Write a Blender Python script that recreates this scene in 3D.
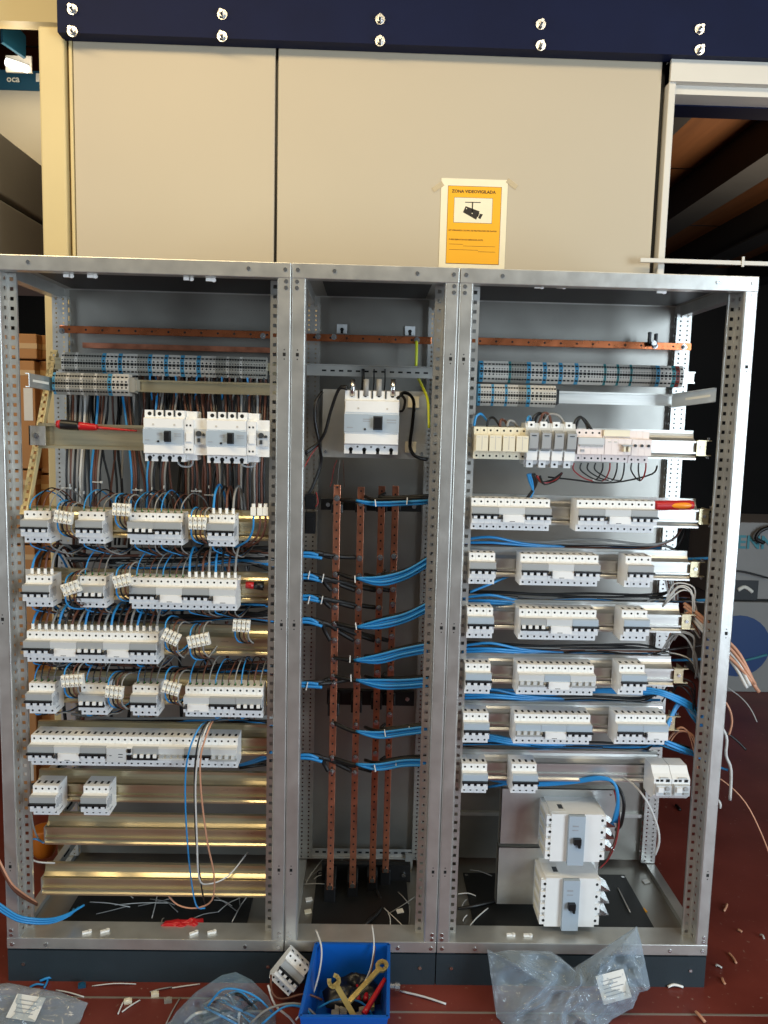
import bpy, math, random
from mathutils import Vector, Matrix
random.seed(7)
for o in list(bpy.data.objects): bpy.data.objects.remove(o, do_unlink=True)
scene = bpy.context.scene
C = scene.collection

# ------------------------------------------------------------------ camera
CAM = Vector((0.20647, -2.06907, 1.59837)); PITCH, ROLL, YAW, FPX = -0.113794, -0.025281, -0.022219, 781.65
MROT = Matrix.Rotation(YAW, 3, 'Z') @ Matrix.Rotation(PITCH, 3, 'X') @ Matrix.Rotation(ROLL, 3, 'Y')
cam_data = bpy.data.cameras.new('camera'); cam = bpy.data.objects.new('camera', cam_data); C.objects.link(cam)
right, fwd, up = MROT.col[0], MROT.col[1], MROT.col[2]
cam.matrix_world = Matrix(((right.x, up.x, -fwd.x, CAM.x), (right.y, up.y, -fwd.y, CAM.y), (right.z, up.z, -fwd.z, CAM.z), (0, 0, 0, 1)))
cam_data.sensor_fit = 'VERTICAL'; cam_data.sensor_height = 36; cam_data.lens = FPX / 1024 * 36; cam_data.clip_start = 0.05
scene.camera = cam

# ------------------------------------------------------------------ light
world = bpy.data.worlds.new('world'); scene.world = world; world.use_nodes = True
bg = world.node_tree.nodes['Background']; bg.inputs[0].default_value = (0.86, 0.94, 1.0, 1); bg.inputs[1].default_value = 0.10

def area(name, loc, target, sx, sy, power, col):
    d = bpy.data.lights.new(name, 'AREA'); d.shape = 'RECTANGLE'; d.size = sx; d.size_y = sy; d.energy = power; d.color = col
    o = bpy.data.objects.new(name, d); C.objects.link(o); o.location = loc
    o.rotation_euler = (Vector(target) - Vector(loc)).to_track_quat('-Z', 'Y').to_euler()
    return o
area('ceiling_lamp_light', (-0.9, -1.2, 3.45), (-0.2, 0.3, 1.7), 2.2, 0.35, 42, (1.0, 0.78, 0.44))
area('ceiling_lamp_light.001', (1.3, -1.7, 3.6), (0.7, 0.3, 1.6), 2.2, 0.35, 26, (1.0, 0.86, 0.62))
area('doorway_daylight', (3.8, -3.4, 1.5), (0.6, 0.1, 0.9), 1.8, 2.6, 200, (0.72, 0.87, 1.0))
area('rear_doorway_daylight', (-4.2, -2.8, 1.3), (-0.3, 0.2, 0.7), 1.6, 2.2, 80, (0.75, 0.89, 1.0))
area('added_mezzanine_fill', (2.6, 2.6, 2.3), (2.6, 2.7, 3.4), .5, .5, 16, (1.0, .78, .55))  # unseen fill light, added to brighten the ceiling behind
vs = scene.view_settings
vs.view_transform = 'Standard'; vs.look = 'None'; vs.exposure = 0.0; vs.gamma = 1.0; vs.use_curve_mapping = False

# ------------------------------------------------------------------ geometry helpers
def ray(px, py): return MROT @ Vector(((px - 384) / FPX, 1, (512 - py) / FPX))
def at(px, py, Y):                      # world point at depth Y
    d = ray(px, py); return CAM + d * ((Y - CAM.y) / d.y)
def atz(px, py, Z):                     # world point at height Z
    d = ray(px, py); return CAM + d * ((Z - CAM.z) / d.z)
def X(px, py, Y): return at(px, py, Y).x
def Z(px, py, Y): return at(px, py, Y).z

class MB:
    def __init__(s): s.v = []; s.f = []; s.m = []; s.smooth = False
    def add(s, vs_, fs, mi=0):
        b = len(s.v); s.v += [tuple(p) for p in vs_]
        for f in fs: s.f.append([b + i for i in f]); s.m.append(mi)
        return s
    def box(s, x0, x1, y0, y1, z0, z1, mi=0):
        return s.add([(x0,y0,z0),(x1,y0,z0),(x1,y1,z0),(x0,y1,z0),(x0,y0,z1),(x1,y0,z1),(x1,y1,z1),(x0,y1,z1)],
                     [(0,3,2,1),(4,5,6,7),(0,1,5,4),(1,2,6,5),(2,3,7,6),(3,0,4,7)], mi)
    def obox(s, c, ax, ay, az, mi=0):   # oriented box: centre, three half-axes
        c, ax, ay, az = map(Vector, (c, ax, ay, az))
        P = [c + ax*i + ay*j + az*k for k in (-1, 1) for i, j in ((-1,-1),(1,-1),(1,1),(-1,1))]
        return s.add(P, [(0,3,2,1),(4,5,6,7),(0,1,5,4),(1,2,6,5),(2,3,7,6),(3,0,4,7)], mi)
    def prism(s, prof, x0, x1, mi=0):   # profile of (y,z) extruded along x
        n = len(prof)
        P = [(x0, y, z) for y, z in prof] + [(x1, y, z) for y, z in prof]
        F = [tuple(range(n)), tuple(range(2*n-1, n-1, -1))] + [(i, i+n, (i+1) % n + n, (i+1) % n) for i in range(n)]
        return s.add(P, F, mi)
    def prismz(s, prof, z0, z1, mi=0):  # profile of (x,y) extruded along z
        n = len(prof)
        P = [(x, y, z0) for x, y in prof] + [(x, y, z1) for x, y in prof]
        F = [tuple(range(n-1, -1, -1)), tuple(range(n, 2*n))] + [(i, (i+1) % n, (i+1) % n + n, i+n) for i in range(n)]
        return s.add(P, F, mi)
    def prismy(s, prof, y0, y1, mi=0):  # profile of (x,z) extruded along y
        n = len(prof)
        P = [(x, y0, z) for x, z in prof] + [(x, y1, z) for x, z in prof]
        F = [tuple(range(n)), tuple(range(2*n-1, n-1, -1))] + [(i, i+n, (i+1) % n + n, (i+1) % n) for i in range(n)]
        return s.add(P, F, mi)
    def cyl(s, c, axis, r, h, n=8, mi=0, r2=None):
        a = Vector(axis).normalized(); t = a.orthogonal().normalized(); b = a.cross(t); c = Vector(c); r2 = r if r2 is None else r2
        P = [c + (t*math.cos(k*2*math.pi/n) + b*math.sin(k*2*math.pi/n))*r for k in range(n)]
        P += [c + a*h + (t*math.cos(k*2*math.pi/n) + b*math.sin(k*2*math.pi/n))*r2 for k in range(n)]
        return s.add(P, [tuple(range(n-1,-1,-1)), tuple(range(n,2*n))] + [(k,(k+1)%n,(k+1)%n+n,k+n) for k in range(n)], mi)
    def tube(s, pts, r, n=6, mi=0, sub=4, cap=True):
        P = spline([Vector(p) for p in pts], sub) if sub > 1 and len(pts) > 2 else [Vector(p) for p in pts]
        rings = []; t0 = None; nn = None
        for i, p in enumerate(P):
            t = (P[min(i+1, len(P)-1)] - P[max(i-1, 0)])
            t = t.normalized() if t.length > 1e-9 else Vector((0,0,1))
            if nn is None: nn = t.orthogonal().normalized()
            else:
                nn = nn - t*nn.dot(t); nn = nn.normalized() if nn.length > 1e-6 else t.orthogonal().normalized()
            b = t.cross(nn)
            rr = r(i/(len(P)-1)) if callable(r) else r
            rings.append([p + (nn*math.cos(k*2*math.pi/n) + b*math.sin(k*2*math.pi/n))*rr for k in range(n)])
        V = [q for R_ in rings for q in R_]
        F = [(i*n+k, i*n+(k+1)%n, (i+1)*n+(k+1)%n, (i+1)*n+k) for i in range(len(P)-1) for k in range(n)]
        if cap: F += [tuple(range(n-1,-1,-1)), tuple(range((len(P)-1)*n, len(P)*n))]
        s.smooth = True
        return s.add(V, F, mi)
    def sheet(s, a, b, z0, z1, cols=(), hw=.004, hh=.004, pitch=.025, zs=None, mi=0, base_z=None):
        # vertical plate from plan point a to b; columns of square holes at distances cols from a
        a = Vector((a[0], a[1], 0)); b = Vector((b[0], b[1], 0)); L = (b-a).length; u = (b-a)/L
        br = [0.0]
        for c in cols: br += [c-hw, c+hw]
        br.append(L)
        def q(u0, u1, w0, w1):
            p0, p1 = a+u*u0, a+u*u1
            s.add([(p0.x,p0.y,w0),(p1.x,p1.y,w0),(p1.x,p1.y,w1),(p0.x,p0.y,w1)], [(0,1,2,3)], mi)
        for i in range(len(br)-1):
            if i % 2 == 0: q(br[i], br[i+1], z0, z1)
            else:
                z = z0; k = 0
                while True:
                    h = z0 + pitch*(k+.5); k += 1
                    if h + hh > z1 - .004: q(br[i], br[i+1], z, z1); break
                    q(br[i], br[i+1], z, h-hh); z = h+hh
        return s
    def mesh(s, name, mats):
        me = bpy.data.meshes.new(name); me.from_pydata(s.v, [], s.f); me.validate(clean_customdata=False)
        mats = mats if isinstance(mats, (list, tuple)) else [mats]
        for m in mats: me.materials.append(M[m])
        if len(mats) > 1:
            for p, i in zip(me.polygons, s.m): p.material_index = i
        if s.smooth:
            for p in me.polygons: p.use_smooth = True
        me.update(); return me
    def obj(s, name, mats, parent=None, **kw):
        return link(name, s.mesh(name, mats), parent, **kw)

def spline(P, sub):
    out = []
    for i in range(len(P)-1):
        p0, p1, p2, p3 = P[max(i-1,0)], P[i], P[i+1], P[min(i+2,len(P)-1)]
        for k in range(sub):
            t = k/sub
            out.append(.5*((2*p1) + (p2-p0)*t + (2*p0-5*p1+4*p2-p3)*t*t + (3*p1-p0-3*p2+p3)*t**3))
    out.append(P[-1]); return out

def link(name, data, parent=None, label=None, cat=None, group=None, kind=None, loc=None, rot=None, mods=None):
    o = bpy.data.objects.new(name, data); C.objects.link(o)
    if parent: o.parent = parent
    if loc is not None: o.location = loc
    if rot is not None: o.rotation_euler = rot
    if label: o['label'] = label
    if cat: o['category'] = cat
    if group: o['group'] = group
    if kind: o['kind'] = kind
    return o
def thing(name, label, cat, loc=(0,0,0), rot=(0,0,0), group=None):
    return link(name, None, None, label, cat, group, None, loc, rot)
def structure(name, data=None, loc=(0,0,0)): return link(name, data, None, kind='structure', loc=loc)
def solid(o, t, off=-1):
    m = o.modifiers.new('thickness', 'SOLIDIFY'); m.thickness = t; m.offset = off; return o
def bevel(o, w, seg=2):
    m = o.modifiers.new('bevel', 'BEVEL'); m.width = w; m.segments = seg; m.limit_method = 'ANGLE'; return o
def text_mesh(txt, size, extrude=.0003, align='CENTER', bold=0.):
    cu = bpy.data.curves.new('lettering', 'FONT'); cu.body = txt; cu.size = size; cu.offset = bold; cu.extrude = extrude; cu.align_x = align; cu.align_y = 'CENTER'; cu.resolution_u = 2
    o = bpy.data.objects.new('lettering', cu); C.objects.link(o)
    bpy.context.view_layer.update()
    me = bpy.data.meshes.new_from_object(o.evaluated_get(bpy.context.evaluated_depsgraph_get()))
    bpy.data.objects.remove(o); bpy.data.curves.remove(cu); return me

# templates: list of (part name, mesh, [(sub-part name, mesh), ...])
TINY = {'terminal_screws', 'cable_entries', 'toggles', 'pole_gaps', 'lid_screws', 'print', 'side_print', 'screws', 'threaded_holes', 'contact_holes', 'terminal_slots', 'dots', 'groove', 'terminal_shrouds', 'dial'}   # pieces of one or two pixels each
def place(tmpl, name, label, cat, loc, rot=(0,0,0), group=None):
    t = thing(name, label, cat, loc, rot, group)
    for it in tmpl:
        o = link(it[0], it[1], t)
        if it[0] in TINY: o['kind'] = 'stuff'
        for sn, sm in (it[2] if len(it) > 2 else []):
            c = link(sn, sm, o)
            if sn in TINY: c['kind'] = 'stuff'
    return t

# ------------------------------------------------------------------ materials
M = {}
def lin(c): return tuple((x/255/12.92 if x/255 <= .04045 else ((x/255+.055)/1.055)**2.4) for x in c)
def mat(name, rgb, rough=.5, metal=0., var=0., scale=20, bump=0., bscale=80, coat=0., trans=0., alpha=1., spec=.5, rough_var=0., stretch=None, aniso=None):
    m = bpy.data.materials.new(name); m.use_nodes = True; nt = m.node_tree; b = nt.nodes['Principled BSDF']
    c = lin(rgb); b.inputs['Base Color'].default_value = (*c, 1); b.inputs['Roughness'].default_value = rough; b.inputs['Metallic'].default_value = metal
    b.inputs['Specular IOR Level'].default_value = spec
    if coat: b.inputs['Coat Weight'].default_value = coat; b.inputs['Coat Roughness'].default_value = .15
    if trans: b.inputs['Transmission Weight'].default_value = trans
    if alpha < 1: b.inputs['Alpha'].default_value = alpha
    if var or bump or rough_var:
        tc = nt.nodes.new('ShaderNodeTexCoord'); src = tc.outputs['Object']
        if stretch:
            mp = nt.nodes.new('ShaderNodeMapping'); mp.inputs['Scale'].default_value = stretch; nt.links.new(src, mp.inputs[0]); src = mp.outputs[0]
        n = nt.nodes.new('ShaderNodeTexNoise'); n.inputs['Scale'].default_value = scale; n.inputs['Detail'].default_value = 5; nt.links.new(src, n.inputs['Vector'])
        if var:
            r = nt.nodes.new('ShaderNodeValToRGB'); r.color_ramp.elements[0].position = .3; r.color_ramp.elements[1].position = .7
            r.color_ramp.elements[0].color = (*[x*(1-var) for x in c], 1); r.color_ramp.elements[1].color = (*[min(1, x*(1+var)) for x in c], 1)
            nt.links.new(n.outputs['Fac'], r.inputs['Fac']); nt.links.new(r.outputs['Color'], b.inputs['Base Color'])
        if rough_var:
            mr = nt.nodes.new('ShaderNodeMapRange'); mr.inputs['To Min'].default_value = max(.05, rough-rough_var); mr.inputs['To Max'].default_value = min(1, rough+rough_var)
            nt.links.new(n.outputs['Fac'], mr.inputs['Value']); nt.links.new(mr.outputs['Result'], b.inputs['Roughness'])
        if bump:
            n2 = nt.nodes.new('ShaderNodeTexNoise'); n2.inputs['Scale'].default_value = bscale; n2.inputs['Detail'].default_value = 4; nt.links.new(src, n2.inputs['Vector'])
            bp = nt.nodes.new('ShaderNodeBump'); bp.inputs['Strength'].default_value = bump; bp.inputs['Distance'].default_value = .01
            nt.links.new(n2.outputs['Fac'], bp.inputs['Height']); nt.links.new(bp.outputs['Normal'], b.inputs['Normal'])
    M[name] = m; return m
mat('galvanised', (196, 195, 190), .34, .72, .10, 14, .04, 60, rough_var=.10)
mat('galvanised_panel', (156, 153, 146), .36, .82, .10, 5, .03, 20, rough_var=.10)
mat('rail_silver', (212, 210, 204), .34, .90, .06, 8, rough_var=.06, stretch=(1, 20, 20))
mat('rail_zinc_lamplit', (216, 202, 166), .30, .84, .06, 8, rough_var=.06, stretch=(1, 20, 20))  # zinc finish with the yellow lamp reflection tinted into its base colour
mat('steel', (205, 205, 205), .25, 1.0, .05, 30)
mat('beige_panel', (188, 175, 152), .55, 0, .02, 1.5)
mat('cream_paint', (208, 188, 138), .5, 0, .03, 4)
mat('white_frame', (214, 208, 196), .45, 0, .02, 5)
mat('navy_paint', (12, 21, 52), .6, 0, .10, 6, .02, 50, spec=.15)
mat('plinth_grey', (38, 50, 56), .55, 0, .08, 12, .05, 200)
mat('black_plate', (14, 15, 16), .5, 0, .2, 8)
mat('white_plastic', (232, 231, 228), .38, 0, .015, 30)
mat('cream_plastic', (224, 215, 190), .42, 0, .015, 30)
mat('pink_plastic', (232, 219, 213), .40, 0, .015, 30)
mat('grey_plastic', (158, 160, 160), .42, 0, .02, 30)
mat('blue_grey_plastic', (166, 178, 188), .40, 0, .02, 30)
mat('light_grey_plastic', (196, 198, 198), .42)
mat('black_plastic', (16, 16, 17), .4)
mat('dark_hole', (12, 11, 10), .8)
mat('dark_lever', (58, 60, 62), .4)
mat('terminal_grey', (196, 190, 180), .45, 0, .03, 30)
mat('terminal_dark', (146, 142, 132), .45, 0, .03, 30)
mat('terminal_blue', (72, 142, 176), .42)
mat('terminal_teal', (44, 118, 122), .42)
mat('terminal_red', (120, 40, 30), .5)
mat('wire_blue', (44, 138, 200), .36)
mat('wire_black', (20, 19, 19), .42)
mat('wire_brown', (98, 58, 42), .45)
mat('wire_grey', (140, 138, 134), .45)
mat('wire_white', (205, 203, 198), .45)
mat('wire_orange', (196, 142, 112), .45)
mat('wire_yellow', (196, 200, 40), .45)
mat('wire_red', (150, 40, 40), .45)
mat('heatshrink', (18, 16, 15), .55)
mat('ferrule_white', (240, 238, 232), .4)
mat('ferrule_green', (70, 130, 60), .45)
mat('nylon_tie', (232, 230, 224), .4)
mat('copper', (204, 120, 78), .28, .95, .16, 18, .02, 60, rough_var=.10)
mat('copper_dull', (188, 122, 94), .34, .8, .28, 30, .02, 60, rough_var=.12)
mat('brass', (232, 204, 128), .3, .8, .05, 30)
mat('connector_white', (236, 232, 220), .45, 0, .02, 60)
mat('clear_plastic', (210, 214, 214), .2, 0, alpha=.35)
mat('tape_clear', (224, 206, 170), .2, 0, alpha=.45)
mat('cardboard', (176, 126, 78), .8, 0, .08, 5, .03, 40)
mat('tape', (196, 160, 110), .45)
mat('box_white', (190, 184, 170), .6, 0, .03, 6)
mat('box_white_shaded', (138, 136, 132), .65, 0, .04, 6)  # white box colour darkened to stand for shade on the right cartons
mat('box_teal', (18, 74, 100), .5)
mat('print_teal', (60, 130, 140), .6)
mat('print_white', (225, 222, 210), .6)
mat('print_dark', (40, 32, 24), .7)
mat('print_brown', (110, 72, 14), .7)
mat('print_grey', (150, 152, 156), .7)
mat('paper', (240, 228, 196), .7, 0, .02, 30)
mat('label_paper', (222, 220, 214), .7, 0, .03, 60)
mat('sign_yellow', (246, 176, 16), .6)
mat('blue_bin', (12, 88, 176), .38, 0, .05, 10)
mat('red_plastic', (178, 24, 28), .35)
mat('orange_plastic', (238, 142, 24), .35)
mat('amber_plastic', (176, 96, 16), .45)
mat('dark_blue_print', (26, 60, 110), .5)
mat('dark_wall', (36, 33, 30), .9, 0, .15, 2)
mat('ceiling_wood', (112, 72, 40), .7, 0, .15, 2.5, stretch=(8, .6, 1))
mat('ceiling_joist', (44, 46, 48), .6, 0, .1, 5)
mat('white_wall', (190, 178, 150), .8, 0, .03, 3)
mat('scrap_wire', (170, 160, 146), .35, .6)

def floor_material():
    m = bpy.data.materials.new('red_floor_paint'); m.use_nodes = True; nt = m.node_tree; b = nt.nodes['Principled BSDF']
    tc = nt.nodes.new('ShaderNodeTexCoord')
    n = nt.nodes.new('ShaderNodeTexNoise'); n.inputs['Scale'].default_value = 3.5; n.inputs['Detail'].default_value = 8; nt.links.new(tc.outputs['Object'], n.inputs['Vector'])
    r = nt.nodes.new('ShaderNodeValToRGB'); r.color_ramp.elements[0].color = (*lin((100, 40, 31)), 1); r.color_ramp.elements[1].color = (*lin((122, 55, 45)), 1)
    r.color_ramp.elements[0].position = .35; r.color_ramp.elements[1].position = .7
    nt.links.new(n.outputs['Fac'], r.inputs['Fac'])
    n2 = nt.nodes.new('ShaderNodeTexNoise'); n2.inputs['Scale'].default_value = 60; n2.inputs['Detail'].default_value = 3; nt.links.new(tc.outputs['Object'], n2.inputs['Vector'])
    r2 = nt.nodes.new('ShaderNodeValToRGB'); r2.color_ramp.elements[0].position = .68; r2.color_ramp.elements[1].position = .74
    nt.links.new(n2.outputs['Fac'], r2.inputs['Fac'])
    mx = nt.nodes.new('ShaderNodeMix'); mx.data_type = 'RGBA'; mx.inputs['B'].default_value = (*lin((150, 120, 105)), 1)
    nt.links.new(r2.outputs['Color'], mx.inputs['Factor']); nt.links.new(r.outputs['Color'], mx.inputs['A']); nt.links.new(mx.outputs['Result'], b.inputs['Base Color'])
    b.inputs['Roughness'].default_value = .42
    bp = nt.nodes.new('ShaderNodeBump'); bp.inputs['Strength'].default_value = .08; nt.links.new(n2.outputs['Fac'], bp.inputs['Height']); nt.links.new(bp.outputs['Normal'], b.inputs['Normal'])
    M['red_floor'] = m
floor_material()
def bag_material(name, tint, fac):
    m = bpy.data.materials.new(name); m.use_nodes = True; nt = m.node_tree
    for n in list(nt.nodes): nt.nodes.remove(n)
    out = nt.nodes.new('ShaderNodeOutputMaterial'); tr = nt.nodes.new('ShaderNodeBsdfTransparent'); pr = nt.nodes.new('ShaderNodeBsdfPrincipled'); mix = nt.nodes.new('ShaderNodeMixShader')
    tr.inputs[0].default_value = (.93, .95, .96, 1)
    pr.inputs['Base Color'].default_value = (*lin(tint), 1); pr.inputs['Roughness'].default_value = .10; pr.inputs['Specular IOR Level'].default_value = .9
    fr = nt.nodes.new('ShaderNodeLayerWeight'); fr.inputs[0].default_value = .35
    mr = nt.nodes.new('ShaderNodeMapRange'); mr.inputs['To Min'].default_value = fac; mr.inputs['To Max'].default_value = min(1, fac+.45)
    nt.links.new(fr.outputs['Facing'], mr.inputs['Value']); nt.links.new(mr.outputs['Result'], mix.inputs[0])
    nt.links.new(tr.outputs[0], mix.inputs[1]); nt.links.new(pr.outputs[0], mix.inputs[2]); nt.links.new(mix.outputs[0], out.inputs[0])
    M[name] = m
bag_material('polythene', (175, 190, 202), .26)
bag_material('polythene_thin', (150, 178, 198), .16)

# ------------------------------------------------------------------ the setting
W1, W2, W3 = .7738, .4331, .7808
X0, X1, X2, X3 = -W1 - .006, 0.0, W2, W2 + W3
H, PL, DEP = 2.0, .1, .50

structure('floor', MB().box(-5, 7, -7, 7, -.05, 0).mesh('floor', 'red_floor'))
fl = bpy.data.objects['floor']
# painted / taped joint lines crossing the red floor
p = atz(600, 1014, 0); MB().box(X1+.28, 4, p.y-.003, p.y+.003, 0, .0012).obj('floor_joint', 'scrap_wire', fl)
p = atz(150, 998, 0); MB().box(-1.6, X1-.13, p.y-.003, p.y+.003, 0, .0012).obj('floor_joint', 'scrap_wire', fl)

structure('wall_back', MB().box(-5, 7, 6.9, 7, 0, 4.2).mesh('wall_back', 'dark_wall'))
structure('wall_left', MB().box(-5.1, -5, .6, 7, 0, 4.2).mesh('wall_left', 'dark_wall'))
structure('wall_right', MB().box(6.9, 7, .6, 7, 0, 4.2).mesh('wall_right', 'dark_wall'))
ceil = structure('ceiling', MB().box(-5, 7, .72, 7, 3.42, 3.5).mesh('ceiling', 'ceiling_wood'))
for i, xx in enumerate((1.62, 2.45, 3.3, 4.2, -1.9, -3.0)):
    j = MB().box(xx, xx+.11, .75, 6.9, 3.16, 3.42).box(xx-.05, xx+.16, .75, 6.9, 3.145, 3.16).obj('joist', 'ceiling_joist', ceil)
for i, yy in enumerate((2.1, 3.6, 5.1)):
    MB().box(-5, 7, yy, yy+.006, 3.414, 3.4205).obj('board_joint', 'black_plastic', ceil)

YP = .62   # partition of painted boards behind the enclosures
part = structure('wall_partition')
def board(px0, px1, pyt0, pyt1, nm):
    a = at(px0, pyt0, YP); b = at(px1, pyt1, YP)
    bevel(MB().box(a.x, b.x, YP, YP+.02, 1.2, (a.z+b.z)/2).obj(nm, 'beige_panel', part), .003)
    return a, b
a, b = board(72.5, 275.5, 38, 45, 'panel'); board(278.5, 663, 46, 58, 'panel')
zt = a.z
MB().box(at(67, 60, .64).x, at(668, 60, .64).x, .642, .66, 1.2, zt+.1).obj('backing', 'black_plastic', part)
bevel(MB().box(at(69, 60, YP).x, at(72.3, 60, YP).x, YP-.004, YP+.03, 1.2, zt-.004).obj('edge_strip', 'cream_paint', part), .002)
# cream upright post left of the boards
pa, pb = at(40.5, 150, .60).x, at(66, 150, .60).x
post = structure('trim_1', MB().box(pa, pb, .60, .66, 0, Z(50, 26, .6)).mesh('trim_1', 'cream_paint')); bevel(post, .006)
# navy beam with its bolts
zb0 = Z(300, 47, .60); zb1 = zb0 + .5
beam = structure('trim_2', MB().box(at(62, 20, .6).x, 4.5, .56, .615, zb0, zb1).mesh('trim_2', 'navy_paint'))
for (bx, by) in ((72, 9), (72, 31), (222, 14), (222, 36), (380, 19), (380, 40.5), (541, 24), (541, 45), (700, 29), (700, 49.5)):
    q = at(bx, by, .555); g = MB().cyl((q.x, .560, q.z), (0,-1,0), .016, .003, 14).cyl((q.x, .557, q.z), (0,-1,0), .0115, .010, 6).cyl((q.x, .547, q.z), (0,-1,0), .006, .016, 10)
    g.obj('bolt', 'steel', beam)
# pale doorway frame right of the boards
yf = .60
fx0, fx1 = X(665, 150, yf), X(672, 150, yf)
frame = structure('door_1')
bevel(MB().box(fx0, fx1, yf, yf+.06, 0, Z(700, 60, yf)).obj('jamb', 'white_frame', frame), .003)
MB().box(fx0, 4.5, yf-.01, yf+.06, Z(720, 84, yf), Z(700, 59.5, yf)).obj('lintel', 'white_frame', frame)
MB().box(fx1, 4.5, yf+.02, yf+.14, Z(720, 93, yf), Z(720, 84, yf)).obj('lintel_step', 'white_frame', frame)
MB().box(fx1, 4.5, yf+.10, yf+.2, Z(720, 107, yf+.1), Z(720, 92, yf+.1)).obj('inner_beam', 'navy_paint', frame)
structure('trim_3', MB().box(X(640, 260, .58), 4.5, .574, .586, Z(700, 264, .58), Z(700, 260, .58)).box(X(742, 260, .58)-.004, X(742, 260, .58)+.004, .57, .574, Z(700, 266, .58), Z(700, 256, .58)).mesh('trim_3', 'white_frame'))

# ------------------------------------------------------------------ enclosures
FZ0, FZ1 = PL + .033, H - .039
def front_post_mesh(side, perforated):
    # plan profile seen from above; side +1: outer edge at x=0 and the interior towards +x
    m = MB(); s = side
    rr = .004; k = 4
    arc = [(s*(rr-rr*math.sin(i*math.pi/2/k)), rr-rr*math.cos(i*math.pi/2/k)) for i in range(k, -1, -1)] + [(s*(.035-rr+rr*math.sin(i*math.pi/2/k)), rr-rr*math.cos(i*math.pi/2/k)) for i in range(k+1)]
    m.sheet((0, .045), arc[0], FZ0, FZ1)
    for p0, p1 in zip(arc, arc[1:]): m.sheet(p0, p1, FZ0, FZ1)
    if perforated:
        m.sheet((s*.035, rr), (s*.035, .042), FZ0, FZ1, (.020,), .0045, .0045, .025)
        m.sheet((s*.035, .042), (s*.057, .042), FZ0, FZ1, (.011,), .0048, .0048, .025)
        m.sheet((s*.057, .042), (s*.057, .05), FZ0, FZ1)
    else: m.sheet((s*.035, rr), (s*.035, .03), FZ0, FZ1)
    if s < 0: m.f = [f[::-1] for f in m.f]
    return m.mesh('front_post', 'galvanised')
def rear_post_mesh(side):
    m = MB(); s = side
    m.sheet((0, .42), (s*.046, .42), FZ0, FZ1, (.012, .034), .0026, .0026, .0145)
    m.sheet((s*.046, .42), (s*.046, .45), FZ0, FZ1, (.012,), .006, .0075, .025)
    m.sheet((0, .46), (0, .42), FZ0, FZ1)
    if s < 0: m.f = [f[::-1] for f in m.f]
    return m.mesh('rear_post', 'galvanised')
FP = {(s, p): front_post_mesh(s, p) for s in (1, -1) for p in (True, False)}
RP = {s: rear_post_mesh(s) for s in (1, -1)}
screw_mesh = MB().cyl((0, 0, 0), (0,-1,0), .0052, .0022, 10).box(-.0035, .0035, -.0026, -.002, -.0007, .0007).mesh('screw', 'steel')
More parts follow.
